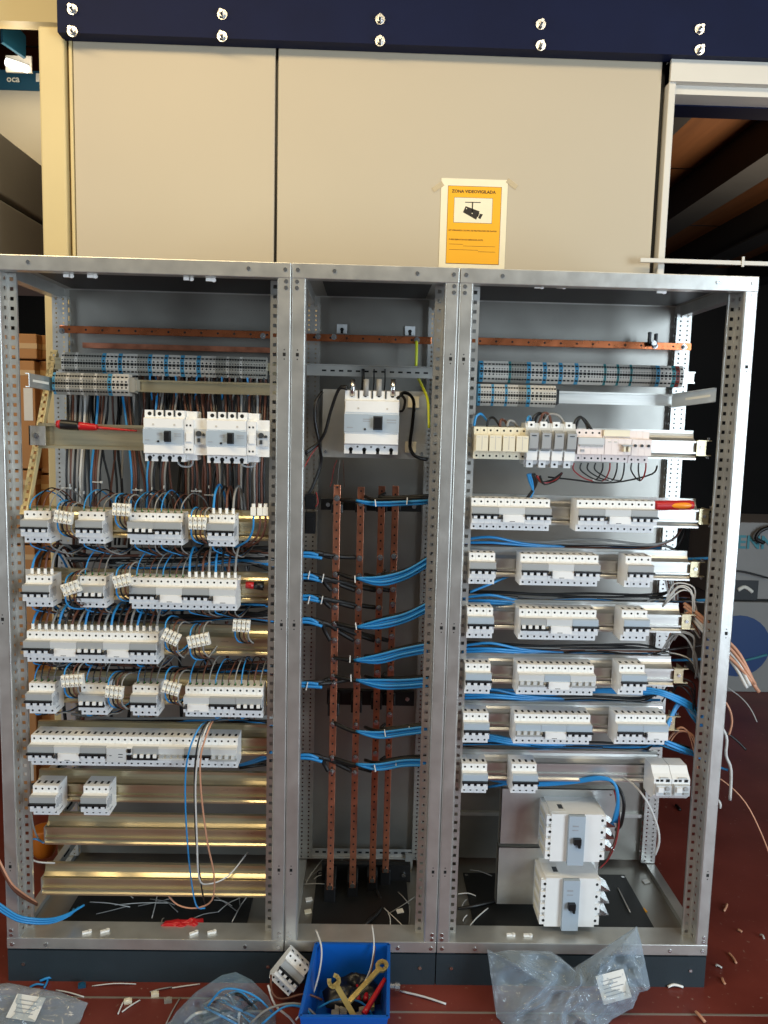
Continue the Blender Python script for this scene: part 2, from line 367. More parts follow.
def enclosure(x0, x1, label, left_perf=True, plx=(0, 0)):
    t = thing('enclosure', label, 'enclosure', (x0, 0, 0), group='open switchboard enclosures standing side by side')
    w = x1 - x0; g = .0012
    o = link('front_post', FP[(1, left_perf)], t, loc=(g, 0, 0)); solid(o, .0018, 0)
    o = link('front_post', FP[(-1, True)], t, loc=(w-g, 0, 0)); solid(o, .0018, 0)
    for s, xx in ((1, g), (-1, w-g)): solid(link('rear_post', RP[s], t, loc=(xx, 0, 0)), .0015, 0)
    bevel(MB().box(g, w-g, -.002, .03, H-.039, H).obj('top_rail', 'galvanised', t), .002)
    bevel(MB().box(g, w-g, -.002, .03, PL, PL+.033).obj('bottom_rail', 'galvanised', t), .002)
    MB().box(g, w-g, .028, .075, PL+.028, PL+.033).obj('bottom_flange', 'galvanised', t)
    for s, xx in ((0, g), (1, w-g)):
        xa, xb = (xx, xx+.03) if s == 0 else (xx-.03, xx)
        MB().box(xa, xb, .03, .47, H-.045, H-.004).obj('top_side_rail', 'galvanised', t)
        MB().box(xa, xb, .03, .47, PL+.0, PL+.03).obj('bottom_side_rail', 'galvanised', t)
    MB().box(g, w-g, .446, .47, H-.045, H-.004).obj('top_rear_rail', 'galvanised', t)
    # roof with dark cable-entry plate
    MB().box(.03, w-.03, .03, .46, H-.012, H-.006).obj('roof_plate', 'galvanised_panel', t)
    MB().box(.07, w-.06, .05, .40, H-.018, H-.0115).obj('roof_gland_plate', 'black_plate', t)
    MB().box(.03, w-.03, .03, .47, PL+.008, PL+.014).obj('floor_plate', 'galvanised_panel', t)
    gp = MB().box(.12 if w > .6 else .07, w-(.12 if w > .6 else .07), .07, .37, PL+.014, PL+.019).obj('floor_gland_plate', 'black_plate', t)
    for sx in (.13 if w > .6 else .08, w-(.13 if w > .6 else .08)):
        for sy in (.085, .355): MB().cyl((sx, sy, PL+.019), (0,0,1), .006, .002, 8).obj('screw', 'steel', gp)
    MB().box(.046, w-.046, .443, .446, PL+.03, H-.016).obj('rear_panel', 'galvanised_panel', t)
    if w > .6 and x0 > 0:
        for pyb in (813, 868):
            zb = Z(480, pyb, .437); MB().box(.046, w-.046, .430, .443, zb-.006, zb+.006).obj('rear_crossbar', 'galvanised', t)
    # plinth
    pn = MB().box(.0015, w-.0015, .001, .008, 0, PL-.006).box(.004, .012, .006, .46, 0, PL-.003).box(w-.012, w-.004, .006, .46, 0, PL-.003).box(.004, w-.004, .45, .46, 0, PL-.003).box(.002, .055, .002, .02, PL-.004, PL).box(w-.055, w-.002, .002, .02, PL-.004, PL).obj('plinth', 'plinth_grey', t)
    for xx in ((.045, w-.045)): link('screw', screw_mesh, pn, loc=(xx, .001, .052))
    for xx in (.014, w-.014):
        for zz in (H-.047, H-.063, PL+.055, PL+.041): link('screw', screw_mesh, t, loc=(xx, -.0005, zz))
    for xx in (.016, .11, w-.11, w-.016):
        for zz in (H-.018, PL+.014): link('screw', screw_mesh, t, loc=(xx, -.002, zz))
    # square latch holes with two rivet holes
    for xx in (.017, w-.017):
        for zz in (1.049, .345, 1.768):
            MB().box(xx-.0038, xx+.0038, -.0014, -.0004, zz-.0045, zz+.0045).cyl((xx, -.0004, zz+.012), (0,-1,0), .0018, .001, 6).cyl((xx, -.0004, zz-.012), (0,-1,0), .0018, .001, 6).obj('latch_hole', 'dark_hole', t)
    return t
encL = enclosure(X0, X1, 'wide open switchboard enclosure on the left, crowded with wired breaker rows')
encM = enclosure(X1, X2, 'narrow middle enclosure holding the vertical copper busbars', left_perf=False)
encR = enclosure(X2, X3, 'wide open switchboard enclosure on the right with white breaker rows')

# ------------------------------------------------------------------ modular devices (x from left edge, y=0 rail face, forward is -y)
MOD = .0177; DEEP = .018; YR = .056 + DEEP
BODY = [(0, -.0425), (-.044, -.0425), (-.044, -.0235), (-.066, -.0225), (-.068, .020), (-.064, .0215), (-.044, .0225), (-.044, .0425), (0, .0425)]
def body_mesh(n, m='white_plastic', prof=BODY):
    b = MB()
    for i in range(n): b.prism(prof, i*MOD+.0002, (i+1)*MOD-.0002)
    return b.mesh('body', m)
def screws_mesh(n, top=True, bot=True):
    b = MB()
    for i in range(n):
        x = (i+.5)*MOD
        if top: b.cyl((x, -.0438, .0335), (0,-1,0), .0029, .0006, 8)
        if bot: b.cyl((x, -.0438, -.034), (0,-1,0), .0029, .0006, 8)
    return b.mesh('terminal_screws', 'dark_hole')
def entries_mesh(n, w=.0032):
    b = MB()
    for i in range(n):
        x = (i+.5)*MOD; b.box(x-w, x+w, -.030, -.014, .0422, .0429)
    return b.mesh('cable_entries', 'dark_hole')
def band_mesh(n, m='grey_plastic'):
    return MB().prism([(-.0665, .003), (-.0688, .0035), (-.0692, .0202), (-.0645, .0222), (-.060, .0222), (-.060, .003)], .0004, n*MOD-.0004).mesh('label_band', m)
def mcb(n=4, state='on', band='grey_plastic', body='white_plastic', toggle='white_plastic', bar='black_plastic', side=False):
    w = n*MOD; parts = [('body', body_mesh(n, body)), ('label_band', band_mesh(n, band)), ('terminal_screws', screws_mesh(n)), ('cable_entries', entries_mesh(n))]
    parts.append(('toggle_window', MB().box(.002, w-.002, -.0690, -.060, -.0105, .0025).mesh('toggle_window', bar if bar != 'black_plastic' else 'dark_hole')))
    tb = MB(); br = MB()
    for i in range(n):
        x = (i+.5)*MOD
        if state == 'on': tb.box(x-.0046, x+.0046, -.0745, -.066, -.0095, -.0015)
        else: tb.box(x-.0046, x+.0046, -.0745, -.066, -.0050, .0035)
    if state == 'on': br.box(-.001, w+.001, -.0770, -.068, -.0015, .0030)
    else: br.box(.001, w+.001, -.0770, -.068, -.0100, -.0050)
    parts += [('toggles', tb.mesh('toggles', toggle)), ('toggle_bar', br.mesh('toggle_bar', bar))]
    if side:
        s = MB()
        for k in range(7): s.box(w-.0001, w+.0003, -.060+.006*k, -.0575+.006*k, -.012 - .002*(k % 3), .010 + .003*(k % 2))
        s.box(w-.0001, w+.0003, -.040, -.018, -.030, -.027).box(w-.0001, w+.0003, -.036, -.022, .027, .030)
        parts.append(('side_print', s.mesh('side_print', 'print_grey')))
    return parts
def rcd(n=4, band='light_grey_plastic', body='white_plastic'):
    w = n*MOD; parts = [('body', body_mesh(n, body)), ('label_band', band_mesh(n, band)), ('terminal_screws', screws_mesh(n)), ('cable_entries', entries_mesh(n))]
    parts.append(('cover', MB().prism([(-.065, -.0185), (-.0715, -.0180), (-.0715, .0020), (-.065, .0025)], .012, w-.0015).mesh('cover', body)))
    parts.append(('test_lever', MB().box(.001, .0105, -.0755, -.066, -.010, -.0055).box(.006, .0095, -.080, -.066, -.0075, .0015).mesh('test_lever', 'dark_lever')))
    parts.append(('print', MB().box(w*.42, w*.62, -.0718, -.0712, -.0165, -.0150).mesh('print', 'dark_lever')))
    return parts
T = {
 'mcb': mcb(), 'mcb_off': mcb(state='off'), 'mcb_side': mcb(side=True), 'mcb_off_side': mcb(state='off', side=True), 'rcd': rcd(),
 'mcb_blue': mcb(band='blue_grey_plastic'), 'rcd_blue': rcd(band='blue_grey_plastic'),
 'mcb_grey': mcb(state='off', band='light_grey_plastic', toggle='light_grey_plastic', bar='grey_plastic'),
 'mcb_greyb': mcb(state='off', band='blue_grey_plastic', toggle='light_grey_plastic', bar='grey_plastic'),
}
_sp = MB()
T['special'] = [('body', body_mesh(4)), ('terminal_screws', screws_mesh(4)), ('cable_entries', entries_mesh(4)),
  ('cover', MB().prism([(-.064, -.020), (-.071, -.0195), (-.071, .0195), (-.064, .0215)], .002, .0555).mesh('cover', 'light_grey_plastic')),
  ('button', MB().box(.058, .069, -.074, -.064, -.012, .001).mesh('button', 'black_plastic')),
  ('button_cap', MB().box(.059, .068, -.0745, -.064, .008, .018).mesh('button_cap', 'black_plastic')),
  ('print', MB().box(.034, .046, -.0714, -.0708, -.006, -.004).box(.034, .046, -.0714, -.0708, .002, .004).box(.01, .016, -.0714, -.0708, -.002, .0).mesh('print', 'dark_lever'))]
T['switch'] = mcb(state='off', band='light_grey_plastic', toggle='grey_plastic', bar='light_grey_plastic')

def deepen(parts):
    done = set()
    def go(me):
        if me.name in done: return
        done.add(me.name)
        for v in me.vertices:
            if v.co.y < -.010: v.co.y -= DEEP
    for it in parts:
        go(it[1])
        for _, sm in (it[2] if len(it) > 2 else []): go(sm)
    return parts
for k_ in T: deepen(T[k_])
NUM = ['first', 'second', 'third', 'fourth', 'fifth', 'sixth', 'seventh', 'eighth']
DESC = {'mcb': 'four-pole breaker with dark toggle bar', 'mcb_off': 'four-pole breaker with white toggles up', 'rcd': 'residual-current block with test lever',
        'special': 'module with black push button', 'switch': 'switch with grey toggles', 'mcb_grey': 'breaker with pale grey toggles'}
def device(kind, x, z, order, row, cabinet):
    base = kind.replace('_side', '').replace('_blue', '').replace('greyb', 'grey')
    nm = {'rcd': 'residual_current_block', 'special': 'control_module', 'switch': 'modular_switch'}.get(base, 'circuit_breaker')
    cat = {'rcd': 'residual current device', 'special': 'module', 'switch': 'switch'}.get(base, 'circuit breaker')
    return place(T[kind], nm, '%s, %s device from left, %s, %s cabinet' % (DESC[base], NUM[order], row, cabinet), cat, (x, YR, z), group='modular devices on the rails of the %s cabinet' % cabinet)

# ------------------------------------------------------------------ rails
def rail_mesh(L, wide=True, lip=True):
    m = MB()
    if wide: # deep zinc profile: upper ledge, hat section, lower lip
        m.prism([(.0, -.0125), (.0, -.0175), (.0015, -.0175), (.0015, -.0140), (.0090, -.0140), (.0090, .0140), (.0015, .0140), (.0015, .0175), (.0, .0175), (.0, .0125), (.0075, .0125), (.0075, -.0125)], 0, L)
        m.prism([(-.001, -.034), (-.001, -.029), (.003, -.025), (.009, -.017), (.012, -.012), (.012, .017), (.016, .020), (.022, .025), (.026, .031), (.028, .038), (.028, .046), (.040, .046), (.040, .0445), (.0295, .0445), (.0295, .038), (.0272, .030), (.023, .0235), (.0135, .0162), (.0135, -.012), (.0045, -.025), (.0005, -.0295), (.0005, -.034)], 0, L)
    elif wide is None:
        m.prism([(0, -.034), (0, -.026), (.0015, -.026), (.0015, -.0325), (.012, -.0325), (.012, .0325), (.0015, .0325), (.0015, .026), (0, .026), (0, .034), (.0135, .034), (.0135, -.034)], 0, L)
    else:
        m.prism([(.0, -.0125), (.0, -.0175), (.0015, -.0175), (.0015, -.0140), (.0090, -.0140), (.0090, .0140), (.0015, .0140), (.0015, .0175), (.0, .0175), (.0, .0125), (.0075, .0125), (.0075, -.0125)], 0, L)
    return m
def rail(xa, xb, z, label, Y=YR, wide=True, arms=(False, False), bracket=None, m='rail_zinc_lamplit'):
    t = thing('mounting_rail', label, 'rail', (xa, Y, z), group='mounting rails in the enclosures')
    rail_mesh(xb-xa, wide).obj('profile', m, t)
    for s, on in zip((0, 1), arms):
        if on:
            xx = 0 if s == 0 else xb-xa
            e = MB(); d0 = .0; d1 = .42-Y
            sg = 1 if s == 0 else -1
            e.box(xx-.003*(s == 0), xx+.003*(s == 1), d0, d1, -.032, .018).box(min(xx, xx+sg*.016), max(xx, xx+sg*.016), d0+.036, d1, .015, .018)
            e.obj('side_arm', 'galvanised', t)
            for k in range(3): MB().box(xx+sg*.001, xx+sg*.004, .06+.1*k, .10+.1*k, -.012, -.004).obj('slot', 'dark_hole', t)
    if bracket is not None:
        xx = xb-xa if bracket == 1 else 0
        bk = MB().box(xx, xx+.028, -.002, .002, -.020, .020).box(xx+.026, xx+.028, -.002, .05, -.020, .020).box(xx, xx+.040, -.004, .010, .018, .0205).box(xx, xx+.040, -.004, .010, -.0225, -.020)
        bo = bk.obj('end_bracket', 'rail_zinc_lamplit', t)
        MB().cyl((xx+.034, .004, .022), (0,0,1), .004, .006, 8).cyl((xx+.034, .004, -.030), (0,0,1), .004, .008, 8).cyl((xx+.014, -.002, 0), (0,-1,0), .005, .003, 8).obj('screw', 'steel', bo)
    return t

wires = {}
CN = {'wire_blue': 'blue', 'wire_black': 'black', 'wire_brown': 'brown', 'wire_grey': 'grey', 'wire_white': 'white', 'wire_orange': 'pale brown', 'wire_yellow': 'yellow-green', 'wire_red': 'red', 'heatshrink': 'black sleeved'}
WIRES = []
class WireRec:
    def __init__(s, mb, name, m, label, group, size): s.mb, s.name, s.m, s.label, s.group, s.size, s.fer = mb, name, m, label, group, size, []
def wire(pts, r, m, where, n=6, sub=4, name='wire'):
    P = [Vector(p) for p in pts]; L = sum((P[i+1]-P[i]).length for i in range(len(P)-1))
    d = sum(((p-CAM).length for p in P))/len(P)
    w = WireRec(MB().tube(pts, r, n, sub=sub), name, m, '%s wire %s' % (CN[m], where), 'wires ' + where, L*r/(d*d)*(1.0 if P[len(P)//2].y < .12 else .6))
    WIRES.append(w); return w
def finish_wires(limit=290):
    order = sorted(WIRES, key=lambda w: -w.size); keep = set(id(w) for w in order[:limit])
    mats = []; st = MB(); st.smooth = True; seen = {}
    for w in WIRES:
        if id(w) in keep:
            o = w.mb.obj(w.name, w.m, None, label=w.label, cat='wire', group=w.group)
            for me, loc in w.fer: link('ferrule', me, o, loc=loc)
        else:
            if w.m not in mats: mats.append(w.m)
            st.add(w.mb.v, w.mb.f, mats.index(w.m))
            for me, loc in w.fer:
                fm = me.materials[0].name
                if fm not in mats: mats.append(fm)
                st.add([v.co + Vector(loc) for v in me.vertices], [tuple(p.vertices) for p in me.polygons], mats.index(fm))
    if st.v: st.obj('wiring', mats, None, label='mass of smaller coloured wires threading through the three enclosures', cat='wiring', kind='stuff')
def wpx(pts, r, m, where, **k):   # points given as (px, py, depth)
    return wire([at(*p) for p in pts], r, m, where, **k)
def tie(px, py, Y, h=.012, tilt=0., ax='z'):
    q = at(px, py, Y)
    d = Vector((math.sin(tilt), 0, math.cos(tilt)))
    MB().obox(q, d*h, d.cross(Vector((0,1,0)))*.0014, Vector((0,.004,0))).obj('cable_tie', 'nylon_tie', None, label='white nylon cable tie around a wire bundle', cat='cable tie', group='white cable ties on the wiring')

YW = YR - DEEP
POLE = ['wire_blue', 'wire_black', 'wire_brown', 'wire_grey']
fer_w = MB().cyl((0,0,0), (0,0,1), .0042, .016, 8).mesh('ferrule', 'ferrule_white')
fer_g = MB().cyl((0,0,0), (0,0,1), .0022, .008, 6).mesh('ferrule', 'ferrule_green')
def top_wires(x, z, where, white=True, big=False, lean=0., up=.055, cols=POLE, back=.16):
    for i in range(4):
        xx = x + (i+.5)*MOD
        zz = z + .0425
        r = .0034 if big else .0019
        dx = lean + random.uniform(-.006, .006); u = up*random.uniform(.8, 1.1)
        o = wire([(xx, YW-.024, zz), (xx, YW-.023, zz+.016), (xx+dx*.35, YW-.006, zz+u*.75), (xx+dx*.8, YW+.05, zz+u), (xx+dx*1.6, YW+back*.7, zz+u*.5), (xx+dx*2, YW+back, zz-.02)], r, cols[i], where)
        o.fer.append((fer_w if white else fer_g, (xx, YW-.024, zz)))
def bottom_wires(x, z, where, gather, drop=.05, cols=POLE, r=.0019):
    for i in range(4):
        xx = x + (i+.5)*MOD; zz = z - .0425
        wire([(xx, YW-.024, zz+.006), (xx, YW-.022, zz-.012), ((xx*2+gather)/3, YW, zz-drop*.7), (gather+.004*(i-1.5), YW+.03, zz-drop), (gather+.02, YW+.10, zz-drop*.6)], r, cols[i], where)

# choc-block strips: a row of cream screw connectors
cb_tpl = {}
def choc_block(px, py, Y, n, tilt, label, pitch=.012, yaw=0., s=1.0):
    t = thing('connector_strip', label, 'connector strip', at(px, py, Y), (0, tilt, yaw), group='cream screw connector strips hanging in the left cabinet')
    if 'seg' not in cb_tpl:
        m = MB().box(-.0050, .0050, -.007, .007, -.016, .016).cyl((0,-.006,.009), (0,-1,0), .0042, .006, 8).cyl((0,-.006,-.009), (0,-1,0), .0042, .006, 8)
        cb_tpl['seg'] = m.mesh('connector', 'connector_white')
        cb_tpl['scr'] = MB().cyl((0,-.0118,.009), (0,-1,0), .0024, .0006, 6).cyl((0,-.0118,-.009), (0,-1,0), .0024, .0006, 6).mesh('screw', 'terminal_dark')
    MB().box(-.005, pitch*(n-1)+.005, -.004, .005, -.003, .003).obj('web', 'connector_white', t)
    for i in range(n):
        o = link('connector', cb_tpl['seg'], t, loc=(i*pitch, 0, 0)); link('screw', cb_tpl['scr'], o)
    return t

# ------------------------------------------------------------------ left cabinet: device rows
SH = YR - .044 - DEEP
ROWL = ['first', 'second', 'third', 'fourth', 'fifth', 'sixth']
def row(cab, rname, groups, side_last):
    k = 0; out = []
    for (hx, hy, kinds) in groups:
        p = at(hx, hy, SH); x = p.x - MOD/2; z = p.z - .0335
        for i, kd in enumerate(kinds):
            kk = kd
            if side_last and i == len(kinds)-1 and kd in ('mcb', 'mcb_off'): kk = kd + '_side'
            device(kk, x, z, k, rname, cab); out.append((x, z)); x += 4*MOD; k += 1
    return out
LB = row('left', 'top breaker row', [(27.3, 514.2, ['mcb']), (81.6, 515, ['mcb']), (133, 516, ['mcb_off', 'mcb']), (212, 518, ['mcb'])], True)
LC = row('left', 'second breaker row', [(29.1, 578.7, ['mcb']), (83, 579.6, ['mcb_off']), (134.9, 580.9, ['mcb', 'rcd', 'mcb', 'rcd'])], True)
LD = row('left', 'third breaker row', [(30, 634.4, ['mcb', 'rcd', 'mcb_off', 'rcd', 'mcb'])], True)
LE = row('left', 'fourth breaker row', [(32.2, 686.4, ['mcb']), (84.4, 687.6, ['mcb_off']), (135.8, 688.6, ['mcb']), (188.5, 689.7, ['rcd', 'mcb', 'mcb_off'])], True)
LF = row('left', 'fifth breaker row', [(34.2, 738.2, ['mcb', 'rcd', 'mcb', 'special', 'mcb_off', 'switch', 'mcb', 'mcb_grey'])], True)
LG = row('left', 'bottom breaker row', [(36, 788.5, ['mcb']), (86.6, 789, ['mcb'])], True)
xr = X1 - .060
for nm, rw, arms in (('top breaker row', LB, False), ('second breaker row', LC, False), ('third breaker row', LD, False), ('fourth breaker row', LE, False), ('fifth breaker row', LF, False), ('bottom breaker row', LG, True)):
    rail(X0+.060, xr, rw[0][1], 'zinc-plated rail carrying the %s, left cabinet' % nm, arms=(arms, False))
zh = Z(150, 834.5, YR); zi = Z(150, 885, YR)
rail(X(45, 834, YR), xr, zh, 'upper of the two empty shiny rails, bottom of left cabinet', arms=(True, False))
rail(X(42, 885, YR), xr, zi, 'lowest empty shiny rail, bottom of left cabinet', arms=(True, False))

# ------------------------------------------------------------------ right cabinet: device rows
tri = ['mcb', 'rcd', 'mcb']
RB = row('right', 'top breaker row', [(474.6, 501.2, tri), (580, 503.2, tri)], False)
RC = row('right', 'second breaker row', [(472.4, 556, ['mcb']), (523.8, 557.4, tri), (628.8, 559.4, ['mcb'])], False)
RD = row('right', 'third breaker row', [(470.4, 610.6, ['mcb_blue']), (522.4, 612, ['mcb_off', 'rcd', 'mcb_blue']), (624.9, 613.4, ['mcb_blue'])], False)
RE = row('right', 'fourth breaker row', [(468.2, 666.6, ['mcb_blue']), (520.5, 667.5, ['mcb_grey', 'rcd_blue', 'mcb_grey']), (622.3, 667.8, ['mcb_blue'])], False)
RF = row('right', 'fifth breaker row', [(466.4, 716, ['mcb_blue']), (517.4, 717, ['mcb_greyb', 'rcd_blue', 'mcb_blue']), (618.6, 717.6, ['mcb_blue', 'rcd_blue'])], False)
RG = row('right', 'bottom breaker row', [(465, 766.6, ['mcb_blue']), (514.7, 767, ['mcb_blue'])], False)
for nm, rw, ex in (('top breaker row', RB, 693), ('second breaker row', RC, 688), ('third breaker row', RD, 683), ('fourth breaker row', RE, 679), ('fifth breaker row', RF, 674), ('bottom breaker row', RG, 672)):
    rail(X2+.058, X(ex, 600, YR), rw[0][1], 'silver rail carrying the %s, right cabinet' % nm, bracket=1, m='rail_silver')

# right cabinet, mixed row under the terminal strips
pA = at(477.4, 430, SH); zA = pA.z - .0335; xA = pA.x - MOD/2
rail(X2+.058, X(697, 440, YR), zA, 'silver rail carrying surge arresters and fuse holders, right cabinet', bracket=1, m='rail_silver')
spd = [('body', body_mesh(2, 'cream_plastic')), ('terminal_screws', screws_mesh(2)), ('cable_entries', entries_mesh(2)),
       ('cartridge', MB().box(.002, 2*MOD-.002, -.078, -.060, -.020, .021).mesh('cartridge', 'cream_plastic')),
       ('groove', MB().box(.0165, .0185, -.0784, -.0775, -.016, .019).box(.004, .012, -.0784, -.0775, .015, .017).box(.022, .030, -.0784, -.0775, .015, .017).mesh('groove', 'terminal_grey'))]
deepen(spd)
for i in range(4):
    place(spd, 'surge_arrester', 'cream surge arrester, %s from the left, mixed row, right cabinet' % NUM[i], 'surge arrester', (xA+i*2*MOD, YR, zA), group='cream surge arresters')
fw = .0335
FPROF = [(0, -.058), (-.040, -.058), (-.044, -.046), (-.058, -.036), (-.058, .030), (-.046, .040), (-.040, .052), (0, .052)]
fuse = [('body', MB().prism(FPROF, .0004, fw-.0004).mesh('body', 'light_grey_plastic')),
        ('lever', MB().prism([(-.056, -.022), (-.072, -.014), (-.076, .026), (-.056, .034)], .0065, fw-.0035).mesh('lever', 'grey_plastic')),
        ('upper_terminal', MB().box(.006, .024, -.046, -.012, .036, .056).mesh('upper_terminal', 'white_plastic')),
        ('lower_terminal', MB().box(.006, .024, -.046, -.012, -.066, -.046).mesh('lower_terminal', 'white_plastic')),
        ('front_cover', MB().box(.003, fw-.003, -.062, -.050, -.046, -.022).mesh('front_cover', 'white_plastic')),
        ('screws', MB().cyl((.015, -.0458, .047), (0,-1,0), .0034, .0006, 8).cyl((.015, -.0458, -.057), (0,-1,0), .0034, .0006, 8).mesh('screws', 'dark_hole')),
        ('lever_marks', MB().box(.012, .024, -.0765, -.072, .018, .0205).mesh('lever_marks', 'dark_lever'))]
deepen(fuse)
xF = X(525, 447, YR-.05-DEEP)
for i in range(4):
    place(fuse, 'fuse_holder', 'grey and white fuse holder, %s from the left, right cabinet' % NUM[i], 'fuse holder', (xF+i*fw, YR, zA+.004), group='grey fuse holders')
# pink-white control devices at the end of the mixed row
xE = xF + 4*fw + .002
dv = [('body', body_mesh(4, 'pink_plastic')), ('terminal_screws', screws_mesh(4)), ('label_band', band_mesh(4, 'light_grey_plastic')),
      ('toggle_window', MB().box(.004, .067, -.070, -.060, -.002, .0025).mesh('toggle_window', 'grey_plastic')),
      ('print', MB().box(.008, .018, -.0685, -.064, -.016, -.010).mesh('print', 'print_grey'))]
deepen(dv)
place(dv, 'control_module', 'pinkish four-module switch right of the fuse holders, right cabinet', 'module', (xE, YR, zA))
dv2 = [('body', body_mesh(4, 'pink_plastic')), ('terminal_screws', screws_mesh(4, False, True)),
       ('upper_face', MB().box(.001, .070, -.052, -.044, .026, .0425).mesh('upper_face', 'cream_plastic')),
       ('toggles', MB().box(.048, .053, -.078, -.064, -.014, .002).box(.060, .065, -.078, -.064, -.014, .002).mesh('toggles', 'cream_plastic')),
       ('toggle_bar', MB().box(.044, .070, -.080, -.064, .001, .005).mesh('toggle_bar', 'grey_plastic')),
       ('dots', MB().box(.008, .016, -.0690, -.0655, .010, .013).box(.024, .032, -.0690, -.0655, .010, .013).mesh('dots', 'terminal_grey'))]
deepen(dv2)
place(dv2, 'control_module', 'pinkish relay with two small toggles, mixed row, right cabinet', 'module', (xE+4*MOD+.001, YR, zA))
pl = [('body', body_mesh(1, 'pink_plastic')), ('terminal_screws', screws_mesh(1, False, True)), ('knob', MB().cyl((MOD/2, -.066, .004), (0,-1,0), .0038, .005, 10).mesh('knob', 'black_plastic'))]
deepen(pl)
for i in range(3):
    place(pl, 'pilot_lamp_module', 'narrow module with black knob, %s of three, mixed row end' % NUM[i], 'module', (xE+8*MOD+.002+i*MOD, YR, zA-.001), group='narrow modules with black knobs')

# contactor-like pair at the right end of the bottom row
q = at(650, 772, YR-.03)
con = [('body', MB().prism([(0, -.045), (-.045, -.045), (-.060, -.030), (-.060, .018), (-.046, .028), (-.030, .045), (0, .045)], 0, .050).mesh('body', 'white_plastic')),
       ('front_module', MB().box(.004, .046, -.072, -.058, -.026, .004).mesh('front_module', 'light_grey_plastic')),
       ('button', MB().box(.008, .022, -.078, -.070, -.014, .000).mesh('button', 'white_plastic')),
       ('dial', MB().cyl((.034, -.072, -.004), (0,-1,0), .006, .004, 10).box(.028, .042, -.076, -.071, -.022, -.016).mesh('dial', 'grey_plastic')),
       ('terminal_slots', MB().box(.006, .014, -.0612, -.058, .010, .016).box(.018, .026, -.0612, -.058, .010, .016).box(.034, .044, -.0612, -.058, .009, .017).mesh('terminal_slots', 'dark_hole')),
       ('label_arch', MB().box(.016, .040, -.0625, -.058, .018, .022).mesh('label_arch', 'light_grey_plastic'))]
deepen(con)
for i, w in enumerate(('left', 'right')):
    place(con, 'contactor', 'white contactor, %s one of the pair by the right post' % w, 'contactor', (X(653, 775, YR-.05-DEEP)+i*.0515, YR, RG[0][1]-.004), group='pair of white contactors')

# ------------------------------------------------------------------ terminal strips
def tb_mesh(w, m, h=.031):
    b = MB()
    b.prism([(0, -h), (-.030, -h), (-.042, -h*.45), (-.042, h*.45), (-.030, h), (0, h)], .0003, w-.0003)
    r = w*.28
    for zz in (h*.27, -h*.27): b.cyl((w/2, -.0418, zz), (0,-1,0), r*.9, .0006, 6, 1)
    b.box(w*.10, w*.90, -.0426, -.0410, -h*.12, h*.12, 1)
    for zz in (h*.66, -h*.66): b.box(w*.2, w*.8, -.0385, -.036, zz-.003, zz+.003, 1)
    return b.mesh('terminal_block', [m, 'dark_hole'])
TBM = {}
ONES = ['', 'first', 'second', 'third', 'fourth', 'fifth', 'sixth', 'seventh', 'eighth', 'ninth', 'tenth', 'eleventh', 'twelfth', 'thirteenth', 'fourteenth', 'fifteenth', 'sixteenth', 'seventeenth', 'eighteenth', 'nineteenth']
def ordinal(n):
    if n < 20: return ONES[n]
    t, u = divmod(n, 10); b = {2: 'twent', 3: 'thirt', 4: 'fort', 5: 'fift'}[t]
    return b + 'ieth' if u == 0 else b + 'y-' + ONES[u]
def strip(px0, py, Y, seq, cab, tier):
    cnt = {}
    p = at(px0, py, Y-.042); x = p.x; z = p.z
    for kd in seq:
        for c in kd:
            m, w = {'b': ('terminal_blue', .0118), 'w': ('terminal_grey', .0118), 's': ('terminal_dark', .0078), 'S': ('terminal_blue', .0078), 't': ('terminal_teal', .0078), 'l': ('terminal_grey', .0078), 'r': ('terminal_red', .0118), 'T': ('terminal_teal', .0118)}[c]
            if (m, w) not in TBM: TBM[(m, w)] = tb_mesh(w, m)
            nm = {'terminal_blue': 'blue', 'terminal_grey': 'light grey', 'terminal_dark': 'dark grey', 'terminal_teal': 'teal', 'terminal_red': 'red'}[m]
            size = 'wide' if w > .01 else 'narrow'
            cnt[(nm, size)] = cnt.get((nm, size), 0) + 1
            link('terminal_block', TBM[(m, w)], None, '%s %s %s terminal block from the left, %s strip, %s cabinet' % (ordinal(cnt[(nm, size)]), size, nm, tier, cab), 'terminal block', 'terminal blocks on the %s strip, %s cabinet' % (tier, cab), None, (x, Y, z))
            x += w
    return x, z
YT1, YT2 = .30, .24
big = 'bwww'
x1, z1 = strip(61, 362.5, YT1, ['lssss', 'lssss', 'sssss', big, big, 'lssss', big, big, big, big, 'lssss', 'lssss', 'lsssss', 'ssss'], 'left', 'upper')
rail(X0+.05, X1-.05, z1, 'narrow rail under the upper terminal strip, left cabinet', Y=YT1, wide=False)
x2, z2 = strip(52, 383, YT2, ['Sssss', 'lssss', 'lssss', 'lssss', big, 'w'], 'left', 'lower')
MB().prism([(0, -.024), (-.034, -.020), (-.034, .020), (0, .024)], 0, .016).box(.016, .022, -.03, 0, -.016, .016).obj('end_clamp', 'terminal_dark', None, label='dark grey end clamp closing the lower terminal strip, left cabinet', cat='end clamp', loc=(x2, YT2, z2))
r2 = rail(X(56, 383, YT2), X1-.05, z2, 'rail under the lower terminal strip, left cabinet', Y=YT2, wide=False)
